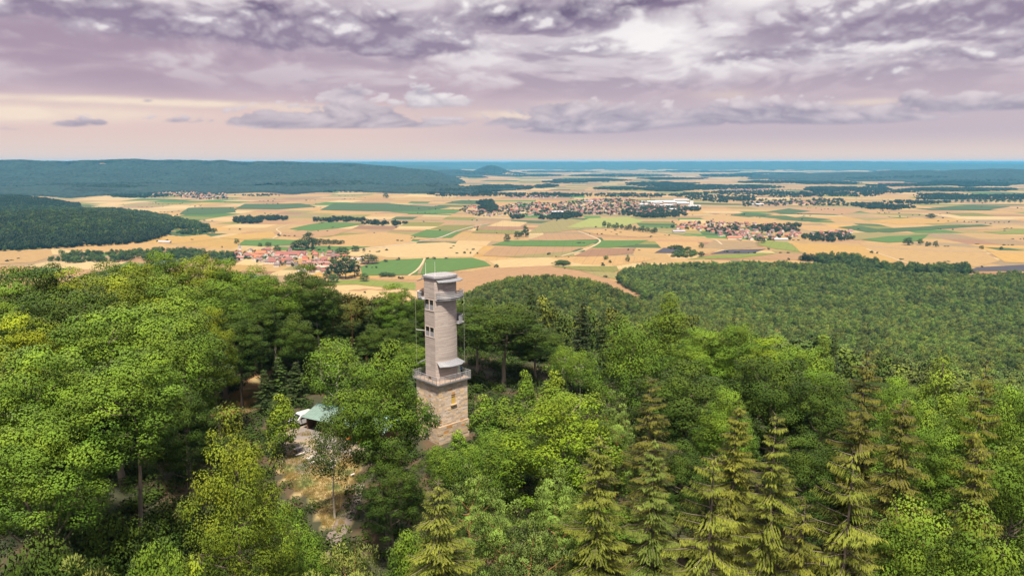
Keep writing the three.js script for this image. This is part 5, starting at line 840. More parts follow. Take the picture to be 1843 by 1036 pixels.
// ---------------------------------------------------------------- woods that read as one mass: instanced crowns
function scatter(name, label, list, geos, mats, kindLabel = 'woodland') {   // list of [x, z, height, width, r, g, b]
  list.length && geos.forEach((gg, gi) => { const sub = list.filter((_, i) => i % geos.length === gi), im = new THREE.InstancedMesh(gg.crown, mats[gi % mats.length], sub.length), m = new THREE.Matrix4(), q = new THREE.Quaternion(), c = new THREE.Color(); sub.forEach(([x, z, h, w, r, g, b], i) => { m.compose(V3(x, groundAt(x, z) - 0.4, z), q.setFromAxisAngle(V3(0, 1, 0), (i * 2.39996) % 6.283), V3(w / 2 / gg.R, h / gg.H, w / 2 / gg.R)); im.setMatrixAt(i, m); c.setRGB(r, g, b); im.setColorAt(i, c); }); im.name = numbered(name); im.castShadow = im.receiveShadow = true; scene.add(im); tag(im, label, kindLabel, null, 'stuff'); });
}
const shadeOf = (R, x, z, f) => { const v = n2(x / f, z / f), w = R(); const m = 0.78 + 0.25 * v + 0.9 * (w - 0.35); return [m * (0.85 + 0.42 * R()), m, m * (0.8 + 0.4 * R())]; };
{
  const R = rng(411), big = [], hump = [], corner = ground2([[1112, 502], [1122, 492], [1160, 486], [1250, 484], [1350, 482], [1440, 482], [1500, 486], [1560, 494], [1640, 500], [1740, 503], [1900, 502], [2200, 502]]);
  // the great wood on the right slope: bounded by the field edge on its left
  const edge = ground2([[1112, 506], [1122, 516], [1150, 532], [1172, 550], [1195, 566]]), poly = [...edge.slice().reverse(), ...corner];
  const aR = azOf(2150, 500), close = []; for (let k = 0; k <= 6; k++) { const d = lerp(1560, 300, k / 6); close.push([Math.sin(aR) * d, -Math.cos(aR) * d]); } const aL = azOf(1160, 600); close.push([Math.sin(azOf(1500, 600)) * 215, -Math.cos(azOf(1500, 600)) * 215], [Math.sin(aL) * 230, -Math.cos(aL) * 230], [Math.sin(azOf(1170)) * 700, -Math.cos(azOf(1170)) * 700]);
  const P = [...poly, ...close]; const xs = P.map((p) => p[0]), zs = P.map((p) => p[1]), x0 = Math.min(...xs), x1 = Math.max(...xs), z0 = Math.min(...zs), z1 = Math.max(...zs);
  for (let x = x0; x < x1; x += 8.2) for (let z = z0; z < z1; z += 8.2) { const u = x + (R() - 0.5) * 7, v = z + (R() - 0.5) * 7; if (!inside(P, u, v)) continue; const s = shadeOf(R, u, v, 120), odd = R(); const w = 9 + 7 * R() * R() + 2 * n2(u / 60, v / 60); big.push([u, v, 12 + 8 * R() + 3.5 * n2(u / 70, v / 70), w, ...(odd < 0.006 ? [2.3, 1.5, 2.6] : odd < 0.02 ? [1.6, 1.25, 0.9] : s.map((q) => q * 1.1))]); }
  scatter('right_wood', 'great green broadleaf wood covering the slope and plain on the right', big, [KIND.mid, KIND.mid2], [tint.forest]);
  // the wooded hump behind the tower
  const c = mounds[3];
  for (let x = c.x - 420; x < c.x + 420; x += 7) for (let z = c.z - 330; z < c.z + 700; z += 7) { const u = x + (R() - 0.5) * 6, v = z + (R() - 0.5) * 6, r = Math.hypot(u, v), px = CX + F * 1.0155 * u / -v, e = ((u - c.x) / 260) ** 2 + ((v - c.z) / 250) ** 2; if (r < 215 || !(e < 1 + 0.12 * n2(u / 40, v / 40) || (r < 800 && px < 1170 && px > 860))) continue; const s = shadeOf(R, u, v, 90); hump.push([u, v, 12 + 8 * R(), 6 + 4.5 * R(), s[0] * 1.1, s[1] * 1.05, s[2]]); }
  scatter('humped_wood', 'wooded hump with a rounded skyline behind the tower to its right', hump, [KIND.mid, KIND.mid2], [tint.forest]);
  // left flank of the hill behind the wood edge
  const flank = []; for (let k = 0; k < 9000; k++) { const px = -300 + 1180 * R(), a = azOf(px, 500), d = 200 + 900 * R() * (px < 560 || px > 820 ? 1 : 0.75), x = Math.sin(a) * d, z = -Math.cos(a) * d; const s = shadeOf(R, x, z, 90); flank.push([x, z, 11 + 5 * R(), 8 + 4 * R(), ...s]); }
  scatter('hillside_wood', 'wooded flank of the hill dropping behind the hilltop trees', flank, [KIND.mid], [tint.forest]);
}
// woods given by their outline in view: [outline, number, height, spread]
function wood(name, label, outline, count, h, w, seed, geo = [KIND.far], mat = [tint.green], dark = 1) {
  const R = rng(seed), poly = ground2(outline), xs = poly.map((p) => p[0]), zs = poly.map((p) => p[1]), x0 = Math.min(...xs), x1 = Math.max(...xs), z0 = Math.min(...zs), z1 = Math.max(...zs), list = [];
  for (let k = 0, t = 0; k < count && t < count * 30; t++) { const x = lerp(x0, x1, R()), z = lerp(z0, z1, R()); if (!inside(poly, x, z)) continue; const s = shadeOf(R, x, z, 150); list.push([x, z, h * (0.7 + 0.6 * R()), w * (0.75 + 0.6 * R()), s[0] * dark, s[1] * dark, s[2] * dark]); k++; }
  if (geo) scatter(name, label, list, geo, mat); return list;
}
wood('wooded_hill', 'dark wooded hill at the left, nearest of the left hills', [[-150, 446], [-40, 433], [20, 431], [60, 432], [150, 430], [220, 429], [258, 424], [262, 414], [300, 412], [352, 410], [380, 413], [352, 404], [300, 392], [230, 381], [150, 378], [60, 376], [-60, 376], [-200, 378]].map(([a, b]) => [a, b]), 15500, 17, 12, 601, [KIND.far, KIND.mid2], [tint.green], 0.75);
{ // behind its crest and the hill further back
  const R = rng(777), list = []; const az0 = azOf(-260), az1 = azOf(360);
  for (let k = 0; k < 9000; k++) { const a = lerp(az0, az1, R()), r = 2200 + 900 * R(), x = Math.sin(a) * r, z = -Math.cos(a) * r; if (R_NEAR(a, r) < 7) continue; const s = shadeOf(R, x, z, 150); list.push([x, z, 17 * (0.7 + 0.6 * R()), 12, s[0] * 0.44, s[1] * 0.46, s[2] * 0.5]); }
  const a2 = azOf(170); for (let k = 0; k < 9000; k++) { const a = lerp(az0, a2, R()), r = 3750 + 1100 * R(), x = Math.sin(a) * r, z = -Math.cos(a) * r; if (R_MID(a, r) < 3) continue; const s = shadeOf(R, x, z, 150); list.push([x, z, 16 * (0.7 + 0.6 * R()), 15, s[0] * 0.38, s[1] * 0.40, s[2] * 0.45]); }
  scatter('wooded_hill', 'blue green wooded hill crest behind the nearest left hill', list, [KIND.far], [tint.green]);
}
const FARWOODS = [   // ellipses on the plain as seen: centre, half axes, trees
  [[250, 352], [60, 4], 160], [[160, 345], [60, 3], 200], [[470, 394], [55, 3], 90], [[445, 400], [30, 3], 50], [[610, 397], [55, 3.5], 80], [[690, 403], [40, 3], 45],
  [[1180, 388], [30, 5], 120], [[1016, 390], [27, 5.5], 150], [[985, 393], [14, 3], 30], [[930, 392], [12, 2.5], 25], [[876, 369], [16, 8], 130], [[845, 350], [90, 4], 240], [[990, 352], [75, 4], 260], [[1130, 352], [70, 3.5], 200], [[1300, 358], [60, 6], 260], [[1240, 352], [40, 4], 120],
  [[900, 338], [75, 4], 380], [[835, 344], [55, 3], 200], [[783, 334], [34, 5], 330], [[985, 335], [20, 2.5], 90], [[1060, 325], [70, 3], 380], [[1190, 332], [60, 4], 320], [[1020, 328], [40, 2], 150], [[1320, 316], [60, 3], 500], [[1290, 338], [110, 4], 500], [[1400, 328], [70, 2.5], 280], [[1520, 340], [80, 3.5], 300], [[1590, 345], [60, 3.5], 220], [[1480, 347], [50, 3], 160], [[1540, 351], [50, 3.5], 160], [[1350, 347], [80, 4], 300], [[1430, 352], [60, 4], 200], [[1600, 374], [45, 4.5], 140], [[1560, 370], [40, 4], 110], [[1650, 365], [60, 3], 120], [[1690, 352], [45, 2.5], 120],
  [[1760, 330], [100, 6], 900], [[1720, 342], [110, 2.5], 420], [[1800, 356], [140, 5], 700], [[1700, 358], [50, 2], 120], [[1655, 320], [60, 2], 260], [[1560, 322], [40, 2], 200], [[1250, 378], [14, 3], 24], [[620, 322], [70, 3], 500], [[660, 330], [40, 3], 300], [[560, 334], [110, 3], 600], [[700, 316], [60, 3], 500], [[760, 320], [60, 2], 300], [[880, 312], [60, 3], 500], [[960, 316], [50, 2], 260], [[1120, 316], [90, 2.5], 500], [[1210, 322], [60, 2], 300], [[740, 345], [50, 1.2], 40], [[560, 345], [90, 1.5], 70], [[460, 352], [40, 1.3], 30],
  [[1010, 309], [70, 1.5], 400], [[1250, 309], [90, 1.6], 500], [[1390, 312], [60, 1.5], 300], [[1490, 330], [60, 2], 220], [[1620, 334], [60, 2], 200], [[1130, 340], [60, 2], 180], [[1200, 343], [40, 2], 120], [[80, 334], [80, 3], 500], [[200, 338], [70, 3], 400],
];
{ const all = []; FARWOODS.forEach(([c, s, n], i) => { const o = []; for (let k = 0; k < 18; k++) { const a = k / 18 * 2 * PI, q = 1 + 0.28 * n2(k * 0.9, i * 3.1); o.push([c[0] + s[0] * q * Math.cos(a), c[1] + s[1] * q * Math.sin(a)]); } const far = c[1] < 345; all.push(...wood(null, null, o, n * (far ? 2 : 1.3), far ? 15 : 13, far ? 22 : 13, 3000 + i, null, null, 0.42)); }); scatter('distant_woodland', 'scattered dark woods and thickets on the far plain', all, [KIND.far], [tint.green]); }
{ // bushes and small trees along field borders
  const R = rng(888), list = []; for (const [a, b, r] of borders) { if (R() < 0.55) continue; const L = Math.hypot(b[0] - a[0], b[1] - a[1]), s0 = R() * 0.5, s1 = s0 + 0.25 + 0.35 * R(), n = Math.round(L * (s1 - s0) / (10 + r * 0.003)), thin = R(); for (let k = 0; k < n; k++) { if (R() < thin * 0.85) continue; const t = lerp(s0, s1, (k + R()) / n), x = lerp(a[0], b[0], t) + (R() - 0.5) * 5, z = lerp(a[1], b[1], t) + (R() - 0.5) * 5, s = shadeOf(R, x, z, 100); if (Math.hypot(x, z) < 1350) continue; list.push([x, z, 2.5 + 6.5 * R() * R(), 4 + 6 * R(), s[0] * 0.5, s[1] * 0.55, s[2] * 0.6]); } }
  scatter('hedgerows', 'bushes and small trees strung along the field borders', list, [KIND.far], [tint.green], 'hedgerow');
}
// the far ridges: rolling canopy sheets
function canopySheet(name, label, f, az0, az1, r0, r1, da, dr, h, col, seed, cut = 4) {
  const g = new Mesh3(), R = rng(seed), n = Math.round((az1 - az0) / da), m = Math.round((r1 - r0) / dr), ok = [];
  for (let i = 0; i <= n; i++) for (let j = 0; j <= m; j++) { const a = az0 + (az1 - az0) * i / n + (R() - 0.5) * da * 0.7, r = r0 + (r1 - r0) * j / m + (R() - 0.5) * dr * 0.7, x = Math.sin(a) * r, z = -Math.cos(a) * r, e = f(a, r), lim = cut * (1 + 1.2 * n2(x / 700, z / 700)), inn = e > lim; ok.push(inn); const v = n2(x / 420, z / 420), q = 0.75 + 0.3 * v + 0.5 * (R() - 0.4); g.v(x, groundAt(x, z) + (inn ? h * (0.7 + 0.55 * R()) : -1), z, [col[0] * q, col[1] * q, col[2] * q], 0, 0); }
  for (let i = 0; i < n; i++) for (let j = 0; j < m; j++) { const s = i * (m + 1) + j, t = s + m + 1; if (ok[s] || ok[t] || ok[s + 1] || ok[t + 1]) g.quad(s, s + 1, t + 1, t); }
  const geo = g.geo(false, false), mt = M(1, 1, 1, { vertexColors: true, roughness: 1, flatShading: true }); tag(part(name, geo, mt), label, null, null, 'structure');
}
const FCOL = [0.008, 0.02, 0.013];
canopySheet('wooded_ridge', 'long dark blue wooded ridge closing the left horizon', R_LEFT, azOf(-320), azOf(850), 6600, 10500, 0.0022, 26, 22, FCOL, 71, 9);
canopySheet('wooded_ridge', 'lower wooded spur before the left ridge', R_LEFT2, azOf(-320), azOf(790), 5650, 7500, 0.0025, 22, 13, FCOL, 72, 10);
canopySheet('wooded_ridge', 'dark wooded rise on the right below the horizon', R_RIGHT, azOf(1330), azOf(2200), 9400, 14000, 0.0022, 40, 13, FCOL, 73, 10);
canopySheet('far_hills', 'flat topped blue ridge along the far horizon', R_FAR, azOf(-400), azOf(2200), 21500, 32000, 0.0022, 160, 14, [0.025, 0.04, 0.02], 74, 22);
canopySheet('far_hills', 'palest ridge at the right end of the horizon', R_FAR2, azOf(1360), azOf(2200), 37000, 47000, 0.003, 400, 14, [0.03, 0.045, 0.03], 75, 30);
canopySheet('far_hills', 'blue ridge between the left ridge and the cone shaped hill', R_FAR3, azOf(630), azOf(830), 14000, 22000, 0.0022, 120, 14, [0.02, 0.035, 0.016], 76, 12);
for (const [k, nm] of [[0, 'cone shaped blue hill standing alone on the horizon'], [1, 'low blue wooded rise left of the cone shaped hill'], [2, 'small wooded knoll on the plain left of the town']]) { const m = mounds[k], r = Math.hypot(m.x, m.z), a = Math.atan2(m.x, -m.z), w = m.w * 1.7; canopySheet('wooded_hill', nm, (az, rr) => { const dx = Math.sin(az) * rr - m.x, dz = -Math.cos(az) * rr - m.z; return 40 * Math.exp(-(dx * dx + dz * dz) / (m.w * m.w)); }, a - w / r, a + w / r, r - w, r + w, 0.002, r / 300, 12, FCOL, 80 + k, 6); }
// ---------------------------------------------------------------- villages: gabled houses, one object each where they show largest
const plaster = [M(0.52, 0.50, 0.46), M(0.44, 0.38, 0.30), M(0.40, 0.37, 0.34), M(0.45, 0.40, 0.27), M(0.30, 0.26, 0.23)], tileRoof = [M(0.24, 0.08, 0.055), M(0.19, 0.07, 0.058), M(0.29, 0.10, 0.05), M(0.15, 0.07, 0.065), M(0.14, 0.10, 0.10), M(0.27, 0.13, 0.11)], paneMat = M(0.06, 0.07, 0.08, { roughness: 0.15 });
const wallGeo = (() => { const s = new THREE.Shape(); s.moveTo(-0.5, -0.1); s.lineTo(0.5, -0.1); s.lineTo(0.5, 0.6); s.lineTo(0, 1); s.lineTo(-0.5, 0.6); s.closePath(); const g = new THREE.ExtrudeGeometry(s, { depth: 1, bevelEnabled: false }); g.translate(0, 0, -0.5); return g; })();   // gable ends at local +-z
const roofGeo = (() => { const gs = []; for (const s of [-1, 1]) { const sh = new THREE.Shape(); sh.moveTo(0, 1.02); sh.lineTo(s * 0.58, 0.56); sh.lineTo(s * 0.58, 0.60); sh.lineTo(0, 1.07); sh.closePath(); const g = new THREE.ExtrudeGeometry(sh, { depth: 1.08, bevelEnabled: false }); g.translate(0, 0, -0.54); gs.push(g); } return mergeGeometries(gs); })();
const chimneyGeo = box(0.07, 0.2, 0.06, 0.14, 1.02, 0.2), winGeo = mergeGeometries([-0.3, 0, 0.3].flatMap((z) => [box(0.02, 0.13, 0.10, 0.505, 0.36, z), box(0.02, 0.13, 0.10, -0.505, 0.36, z)])), gabWin = mergeGeometries([-0.2, 0.2].flatMap((x) => [box(0.13, 0.13, 0.02, x, 0.36, 0.505), box(0.13, 0.13, 0.02, x, 0.36, -0.505)]));
function house(x, z, w, h, len, turn, wm, rm, label, group, rich, name = 'house') {
  const t = thing(name, label, 'house', [x, groundAt(x, z), z], turn, group), wall = part('wall', wallGeo, wm, t); const r = part('roof', roofGeo, rm, t); if (rich) { part('chimney', chimneyGeo, plaster[4], r); part('window', winGeo, paneMat, wall); part('window', gabWin, paneMat, wall); }
  t.scale.set(w, h, len); return t;
}
function village(outline, n, seed, spacing, dirs, label, group, rich, asStuff, name, red = 0.75) {
  const R = rng(seed), poly = ground2(outline), xs = poly.map((p) => p[0]), zs = poly.map((p) => p[1]), x0 = Math.min(...xs), x1 = Math.max(...xs), z0 = Math.min(...zs), z1 = Math.max(...zs), list = [];
  for (let t = 0; t < n * 90 && list.length < n; t++) { const x = lerp(x0, x1, R()), z = lerp(z0, z1, R()); if (!inside(poly, x, z) || list.some((e) => Math.hypot(e[0] - x, e[1] - z) < spacing * (0.8 + 0.5 * R()))) continue; list.push([x, z, 7.5 + 4 * R(), 7 + 4 * R(), 10 + 9 * R() * R() + 2 * R(), dirs[Math.floor(R() * dirs.length)] + (R() - 0.5) * 0.5, R(), R()]); }
  list.sort((a, b) => Math.hypot(a[0], a[1]) - Math.hypot(b[0], b[1]));
  const pick = (e) => [plaster[Math.min(4, Math.floor(e[6] * e[6] * 5.2))], e[7] < red ? tileRoof[Math.floor(e[7] / red * 4)] : tileRoof[4 + Math.floor((e[7] - red) / (1 - red) * 2)]];
  const own = Math.max(0, n - asStuff); list.slice(0, own).forEach((e) => { const [wm, rm] = pick(e); house(e[0], e[1], e[2], e[3], e[4], e[5], wm, rm, label, group, rich); });
  const rest = list.slice(own); if (!asStuff || !rest.length) return list;
  const m = new THREE.Matrix4(), q = new THREE.Quaternion(), g = new THREE.Group(); g.name = numbered(name); scene.add(g); tag(g, label, 'houses', null, 'stuff');
  for (const [geo, k, nm] of [[wallGeo, 0, 'wall'], [roofGeo, 1, 'roof']]) { const im = new THREE.InstancedMesh(geo, M(1, 1, 1), rest.length); rest.forEach((e, i) => { m.compose(V3(e[0], groundAt(e[0], e[1]), e[1]), q.setFromAxisAngle(V3(0, 1, 0), e[5]), V3(e[2], e[3], e[4])); im.setMatrixAt(i, m); im.setColorAt(i, pick(e)[k].color); }); im.name = nm; im.userData.kind = 'stuff'; im.castShadow = im.receiveShadow = true; g.add(im); }
  return list;
}
const treesAmong = [];
function greenery(outline, n, seed, h = 8, w = 8) { treesAmong.push(...wood(null, null, outline, n, h, w, seed, null, null, 0.5)); }
const OUT1 = [[424, 462], [436, 452], [470, 451], [520, 452], [560, 455], [600, 455], [622, 462], [612, 482], [598, 493], [560, 492], [520, 484], [470, 474], [430, 470]];
village(OUT1, 88, 1001, 12.5, [0.2, 1.77], 'red roofed house among the crowded roofs of the nearest village at the left', 'houses of the village left of the tower', true, 0);
greenery(OUT1, 60, 1002, 8, 8); greenery([[380, 462], [430, 455], [430, 470], [400, 476]], 40, 1003);
const OUT2 = [[1206, 408], [1240, 401], [1320, 401], [1400, 406], [1432, 412], [1440, 424], [1425, 433], [1350, 432], [1300, 428], [1285, 420], [1240, 414], [1208, 412]];
village(OUT2, 132, 1011, 14, [0.35, 1.92, 0.2], 'red roofed house in the crowded village on the right of the plain', 'houses of the village on the right', false, 0);
greenery(OUT2, 110, 1012, 9, 10); greenery([[1280, 412], [1330, 406], [1330, 414], [1290, 418]], 60, 1013, 11, 11); greenery([[1352, 409], [1440, 405], [1440, 417], [1360, 416]], 130, 1014, 12, 12); greenery([[1440, 425], [1520, 418], [1540, 430], [1500, 436], [1450, 434]], 120, 1015, 11, 11);
const OUT2b = [[1448, 424], [1472, 418], [1530, 417], [1540, 423], [1500, 428]]; village(OUT2b, 14, 1021, 24, [0.1, 1.6], 'pale house in the leafy right end of the right village', 'pale houses at the leafy end of the right village', false, 0, 'house', 0.25);
const OUT3 = [[826, 380], [840, 370], [885, 374], [930, 366], [1000, 366], [1075, 359], [1120, 358], [1170, 366], [1235, 372], [1240, 384], [1150, 389], [1060, 386], [1000, 387], [940, 390], [860, 389]];
village(OUT3, 420, 1031, 17, [0.1, 1.67], 'small house in the long town across the middle of the plain', 'houses of the long town in the middle of the plain', false, 345, 'town_houses', 0.62);
greenery(OUT3, 800, 1032, 10, 12); greenery([[870, 372], [892, 366], [900, 380], [880, 384]], 110, 1033, 14, 13); greenery([[1120, 378], [1180, 372], [1240, 374], [1240, 390], [1160, 392], [1120, 388]], 320, 1034, 12, 13);
const OUT4 = [[258, 346], [285, 338], [340, 337], [380, 342], [405, 349], [410, 358], [360, 359], [320, 354], [270, 351]]; village(OUT4, 210, 1041, 21, [0.1, 1.67], 'far village at the foot of the left ridge', 'far village', false, 210, 'far_village', 0.6); greenery(OUT4, 320, 1042, 10, 13);
village([[690, 322], [740, 316], [800, 315], [830, 320], [760, 325]], 240, 1051, 45, [0.1, 1.67], 'far pale town under the blue hills', 'far town', false, 240, 'far_village', 0.3); village([[1290, 340], [1370, 337], [1400, 342], [1320, 346]], 70, 1052, 26, [0.1, 1.6], 'hamlet in the woods of the far plain', 'far hamlet', false, 70, 'far_village', 0.6); village([[1340, 364], [1440, 362], [1500, 366], [1420, 370]], 40, 1053, 26, [0.1, 1.6], 'row of roofs beside the thickets right of the town', 'far hamlet', false, 40, 'far_village', 0.6); village([[920, 356], [960, 352], [1020, 354], [960, 358]], 40, 1054, 24, [0.1, 1.6], 'roofs beyond the town', 'far hamlet', false, 40, 'far_village', 0.6);
greenery([[1330, 360], [1520, 358], [1520, 370], [1340, 372]], 240, 1055, 12, 14);
scatter('village_trees', 'garden trees among the roofs of the villages and the town', treesAmong, [KIND.far], [tint.green]);
// single buildings that stand out
function hall(name, label, px, py, len, w, h, turn, wm, rm, cat = 'building') { const p = onGround(px, py); const t = house(p[0], p[2], w, h, len, turn, wm, rm, label, null, false, name); t.userData.category = cat; return t; }
{ const white = M(0.52, 0.51, 0.49), whiteRoof = M(0.38, 0.40, 0.44), p = onGround(528, 463);
  const sch = thing('long_building', 'long white building with a big red roof, largest in the near village', 'building', p, 0.12), wl = part('wall', mergeGeometries([wallGeo.clone().scale(13, 15, 58).rotateY(PI / 2), wallGeo.clone().scale(12, 15, 24).translate(24, 0, 10)]), white, sch); part('roof', mergeGeometries([roofGeo.clone().scale(13, 15, 58).rotateY(PI / 2), roofGeo.clone().scale(12, 15.1, 24).translate(24, 0, 10)]), tileRoof[1], sch);
  for (let k = 0; k < 13; k++) for (const y of [2.2, 5.6]) { const x = -26 + k * 3.6; if (x < 17) part('window', box(1.3, 1.7, 0.1, x, y + 0.6, 6.55), paneMat, wl); } for (let k = 0; k < 3; k++) for (const y of [2.2, 5.6]) part('window', box(1.3, 1.7, 0.1, 20.8 + k * 3.2, y + 0.6, 22.05), paneMat, wl);
  hall('long_house', 'bright orange red roof left of the long white building', 470, 459, 26, 12, 11, 1.5, white, M(0.44, 0.12, 0.05)); hall('long_house', 'orange red roof below the brightest one in the near village', 464, 466, 18, 10, 9, 1.2, plaster[0], M(0.42, 0.12, 0.05)); hall('barn', 'pale hall with a pinkish roof at the right of the near village', 582, 484, 34, 15, 8, 1.75, M(0.5, 0.5, 0.5), M(0.42, 0.24, 0.19)); hall('barn', 'long red roofed hall behind the pale hall at the near village', 578, 476, 40, 12, 8, 1.65, plaster[2], tileRoof[5]); hall('barn', 'long white barn by the dark round bush left of the green fields', 643, 468, 30, 10, 6, 1.6, white, M(0.45, 0.36, 0.32));
  hall('farm_shed', 'grey farm sheds alone in the fields left of the near village', 296, 437, 34, 12, 6, 1.5, M(0.4, 0.38, 0.4), M(0.33, 0.31, 0.36)); hall('farm_shed', 'grey violet farm shed left of the right village', 1222, 418, 40, 14, 7, 1.6, M(0.4, 0.36, 0.36), M(0.30, 0.26, 0.31)); hall('long_house', 'long red roofed farm in front of the right village', 1322, 430, 44, 12, 9, 1.55, plaster[0], M(0.40, 0.12, 0.07)); hall('barn', 'grey roofed barn at the near edge of the right village', 1405, 433, 40, 16, 8, 1.6, M(0.42, 0.38, 0.36), M(0.34, 0.30, 0.31));
  // church with a pointed spire
  const q = onGround(432, 458), ch = thing('church', 'village church with a pale tower and slender grey spire', 'church', q, 0.3); part('tower', box(6, 17, 6, 0, 8.5, 0), white, ch); const sp = new THREE.ConeGeometry(4.2, 14, 4); sp.rotateY(PI / 4); sp.translate(0, 24, 0); part('spire', sp, M(0.2, 0.19, 0.23), ch); part('nave', wallGeo.clone().scale(10, 12, 18).translate(0, 0, 12), white, ch); part('roof', roofGeo.clone().scale(10, 12, 18).translate(0, 0, 12), tileRoof[2], ch);
  // works halls and the white block at the right end of the town
  const HALLS = [[1168, 364, 80, 26], [1182, 366, 60, 30], [1196, 363, 110, 34], [1215, 365, 120, 36], [1232, 367, 80, 30], [1205, 370, 60, 24], [1186, 371, 50, 20], [1160, 369, 50, 20], [1226, 361, 90, 24], [1250, 372, 60, 20], [1060, 363, 50, 20], [1000, 383, 70, 22], [1362, 369, 70, 20], [1210, 378, 36, 16]];
  HALLS.forEach(([px, py, L, w], i) => { const t = hall('factory_hall', 'pale factory hall at the right end of the town', px, py, L, w, 9, 1.5 + 0.15 * (i % 3 - 1), white, i % 4 === 3 ? M(0.4, 0.42, 0.48) : whiteRoof, 'factory'); t.userData.group = 'pale factory halls at the end of the town'; });
  const s = onGround(1244, 372), si = thing('tower_block', 'white tower block standing out at the right end of the town', 'building', s, 0.2); part('wall', box(18, 32, 15, 0, 16, 0), M(0.8, 0.8, 0.8), si); part('roof', box(18.6, 1, 15.6, 0, 32.5, 0), M(0.5, 0.5, 0.52), si); for (let k = 0; k < 6; k++) part('window', box(14, 1.4, 0.1, 0, 4 + k * 4.8, 7.56), paneMat, si);
}
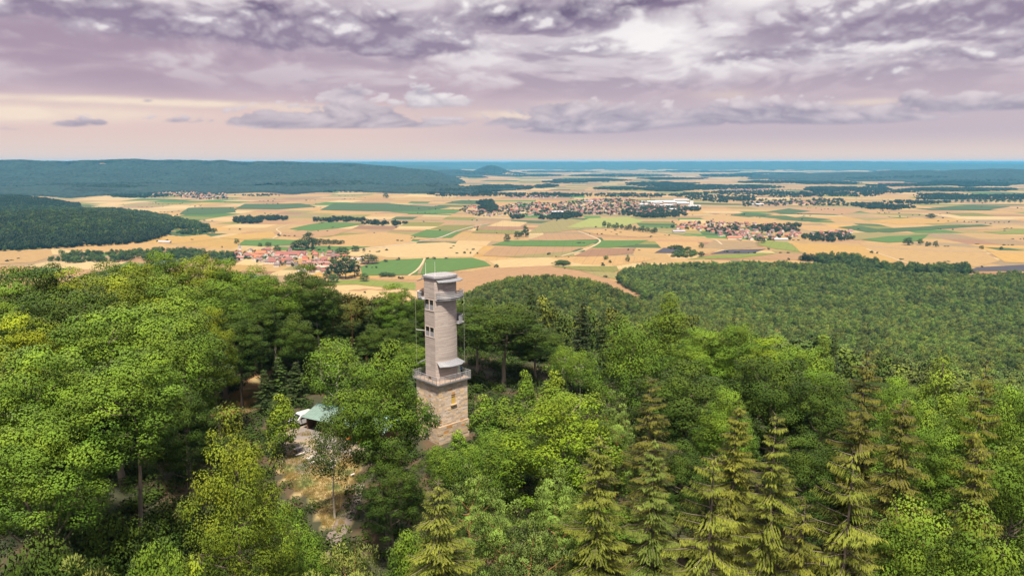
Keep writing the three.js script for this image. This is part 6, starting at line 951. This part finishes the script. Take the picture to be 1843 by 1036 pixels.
// ---------------------------------------------------------------- trees on the plain: [px, py of the foot, height px, width px, kind, leaf]
function plainTree(px, py, hp, wp, kind, leaf, label, group, cat = 'tree') { const p = onGround(px, py), d = Math.hypot(p[0], p[2], EYE - p[1]); return tree(kind, leaf, 'dark', p[0], p[2], hp / F * d, wp / F * d, px * 1.7 + py, cat === 'bush' ? 'bush' : 'broadleaf_tree', label, cat, group, 0.3); }
for (const e of [[946, 426, 21, 15, 'mid', 'dark', 'tallest of the three trees standing in the fields below the town'], [937, 427, 10, 9, 'mid2', 'dark', 'small tree at the foot of the tallest field tree below the town'], [931, 430, 15, 11, 'mid2', 'dark', 'middle one of the three trees in the fields below the town'], [913, 434, 14, 14, 'mid', 'dark', 'leftmost of the three trees in the fields below the town'],
  [663, 474, 17, 34, 'mid2', 'dark', 'dark round thicket at the left corner of the green field behind the tower'], [694, 356, 9, 11, 'mid', 'dark', 'lone round tree in the far stubble left of the town'], [1130, 471, 13, 9, 'mid', 'green', 'small tree at the corner of the great right wood'], [1091, 467, 8, 10, 'mid2', 'olive', 'thin tree in the stubble left of the great right wood'], [1098, 473, 6, 6, 'mid', 'dark', 'tiny bush in the stubble left of the great right wood'],
  [1634, 441, 13, 15, 'mid', 'dark', 'largest round tree on the country road at the right'], [1657, 441, 11, 10, 'mid2', 'green', 'second round tree on the country road at the right'], [1669, 443, 8, 6, 'mid', 'dark', 'third small tree on the country road at the right'], [1674, 443, 7, 5, 'mid2', 'dark', 'fourth small tree on the country road at the right'], [1684, 444, 10, 8, 'mid', 'dark', 'fifth round tree on the country road at the right'], [1767, 448, 6, 7, 'mid', 'dark', 'tree on the country road near the right edge, first of the far row'], [1803, 450, 6, 6, 'mid2', 'dark', 'tree on the country road near the right edge, last of the far row'],
  [1676, 393, 8, 17, 'mid2', 'dark', 'dark grove of a few trees in the right stubble'], [1263, 446, 10, 10, 'mid', 'green', 'small round bush tree below the left end of the right village'], [1262, 462, 10, 13, 'mid2', 'dark', 'dark bent bush at the slate field'], [555, 447, 30, 26, 'mid', 'dark', 'tallest tree above the long white building'], [540, 450, 20, 24, 'mid2', 'dark', 'tree left of the tallest one above the long white building'], [528, 449, 14, 14, 'mid', 'dark', 'small tree at the left of the group above the long white building'], [563, 452, 22, 12, 'fir', 'green', 'pointed conifer right of the long white building'], [592, 449, 8, 6, 'mid', 'dark', 'lone bush in the meadow right of the near village'],
  [603, 500, 38, 34, 'mid', 'dark', 'broad willow at the right end of the near village, left one'], [622, 501, 42, 34, 'mid2', 'dark', 'tallest willow at the right end of the near village'], [638, 497, 34, 24, 'mid', 'dark', 'right willow of the group at the near village'], [615, 462, 18, 24, 'mid2', 'dark', 'dark trees above the willows of the near village'], [640, 452, 11, 16, 'mid', 'dark', 'dark clump left of the pale stubble behind the near village'], [655, 453, 7, 6, 'mid2', 'dark', 'small round tree at the stubble behind the near village'],
  [498, 452, 11, 15, 'mid', 'dark', 'dark tree behind the roofs left of the long white building'], [468, 443, 7, 8, 'mid', 'green', 'small round tree in the brown field above the church'], [483, 444, 9, 11, 'mid2', 'green', 'round tree in the brown field right above the church'], [426, 438, 9, 9, 'mid', 'green', 'bushy tree at the corner of the brown field above the church'], [1012, 476, 9, 34, 'bush', 'dark', 'low dark thicket alone in the stubble left of the great right wood'], [1370, 437, 11, 18, 'mid2', 'dark', 'dark clump at the top of the bright green grass field'],
  [588, 500, 14, 16, 'mid', 'green', 'round bush before the left willow'], [655, 506, 16, 18, 'mid2', 'green', 'leafy tree in the orchard strip left of the green field'], [600, 508, 17, 22, 'mid', 'green', 'leafy orchard tree right behind the tall pines'], [690, 498, 9, 18, 'mid2', 'dark', 'bushy trees at the lower edge of the green field'], [705, 498, 8, 16, 'mid', 'dark', 'bushes at the lower edge of the green field, right ones'], [8, 452, 9, 6, 'mid', 'green', 'little tree in the field at the far left edge']]) plainTree(...e);
for (let k = 0; k < 13; k++) plainTree(1088 + k * 7.6 + (k % 3), 409 + k * 0.95, 12 - (k % 3) * 2, 9, 'mid' + (k % 2 ? '' : '2'), 'dark', 'tree in the row between the town and the right village', 'trees in the row between the town and the right village');
for (let k = 0; k < 9; k++) plainTree(566 + k * 6.2, 439 - k * 0.05 + (k % 2), 11 - k * 0.5, 10, 'mid' + (k % 2 ? '' : '2'), 'dark', 'tree in the dark row above the near village', 'trees in the dark row above the near village');
for (let k = 0; k < 12; k++) plainTree(1722 + k * 10.5, 364 + (k % 2) * 0.8, 6.5, 5, 'mid', 'dark', 'tree in the spaced row near the right edge', 'trees in the spaced row near the right edge');
wood('tree_belt', 'belt of tall dark trees along the edge of the great right wood', [[1440, 468], [1500, 464], [1545, 470], [1600, 482], [1660, 486], [1742, 484], [1746, 496], [1660, 497], [1600, 496], [1530, 488], [1470, 476]], 420, 17, 13, 1101, [KIND.mid, KIND.mid2], [tint.green], 0.72);
wood('tree_belt', 'belt of trees and orchard in the fields at the left behind the wood', [[84, 470], [110, 457], [180, 456], [270, 452], [330, 450], [420, 458], [420, 470], [250, 468], [120, 474]], 420, 11, 11, 1102, [KIND.mid, KIND.mid2], [tint.green], 0.85);
wood('thicket', 'thicket of bushes between the slate fields', [[1205, 462], [1215, 453], [1250, 449], [1262, 456], [1240, 464]], 70, 7, 9, 1103, [KIND.mid], [tint.green], 0.95);
wood('thicket', 'thicket of bushes above the slate fields', [[1200, 446], [1215, 442], [1245, 447], [1238, 451], [1210, 449]], 40, 6, 8, 1104, [KIND.mid], [tint.green], 0.85);
wood('thicket', 'thicket at the tail of the near wooded hill', [[318, 420], [350, 408], [392, 416], [380, 420], [340, 424]], 90, 11, 11, 1105, [KIND.mid], [tint.green], 0.75);
renderer.render(scene, camera);
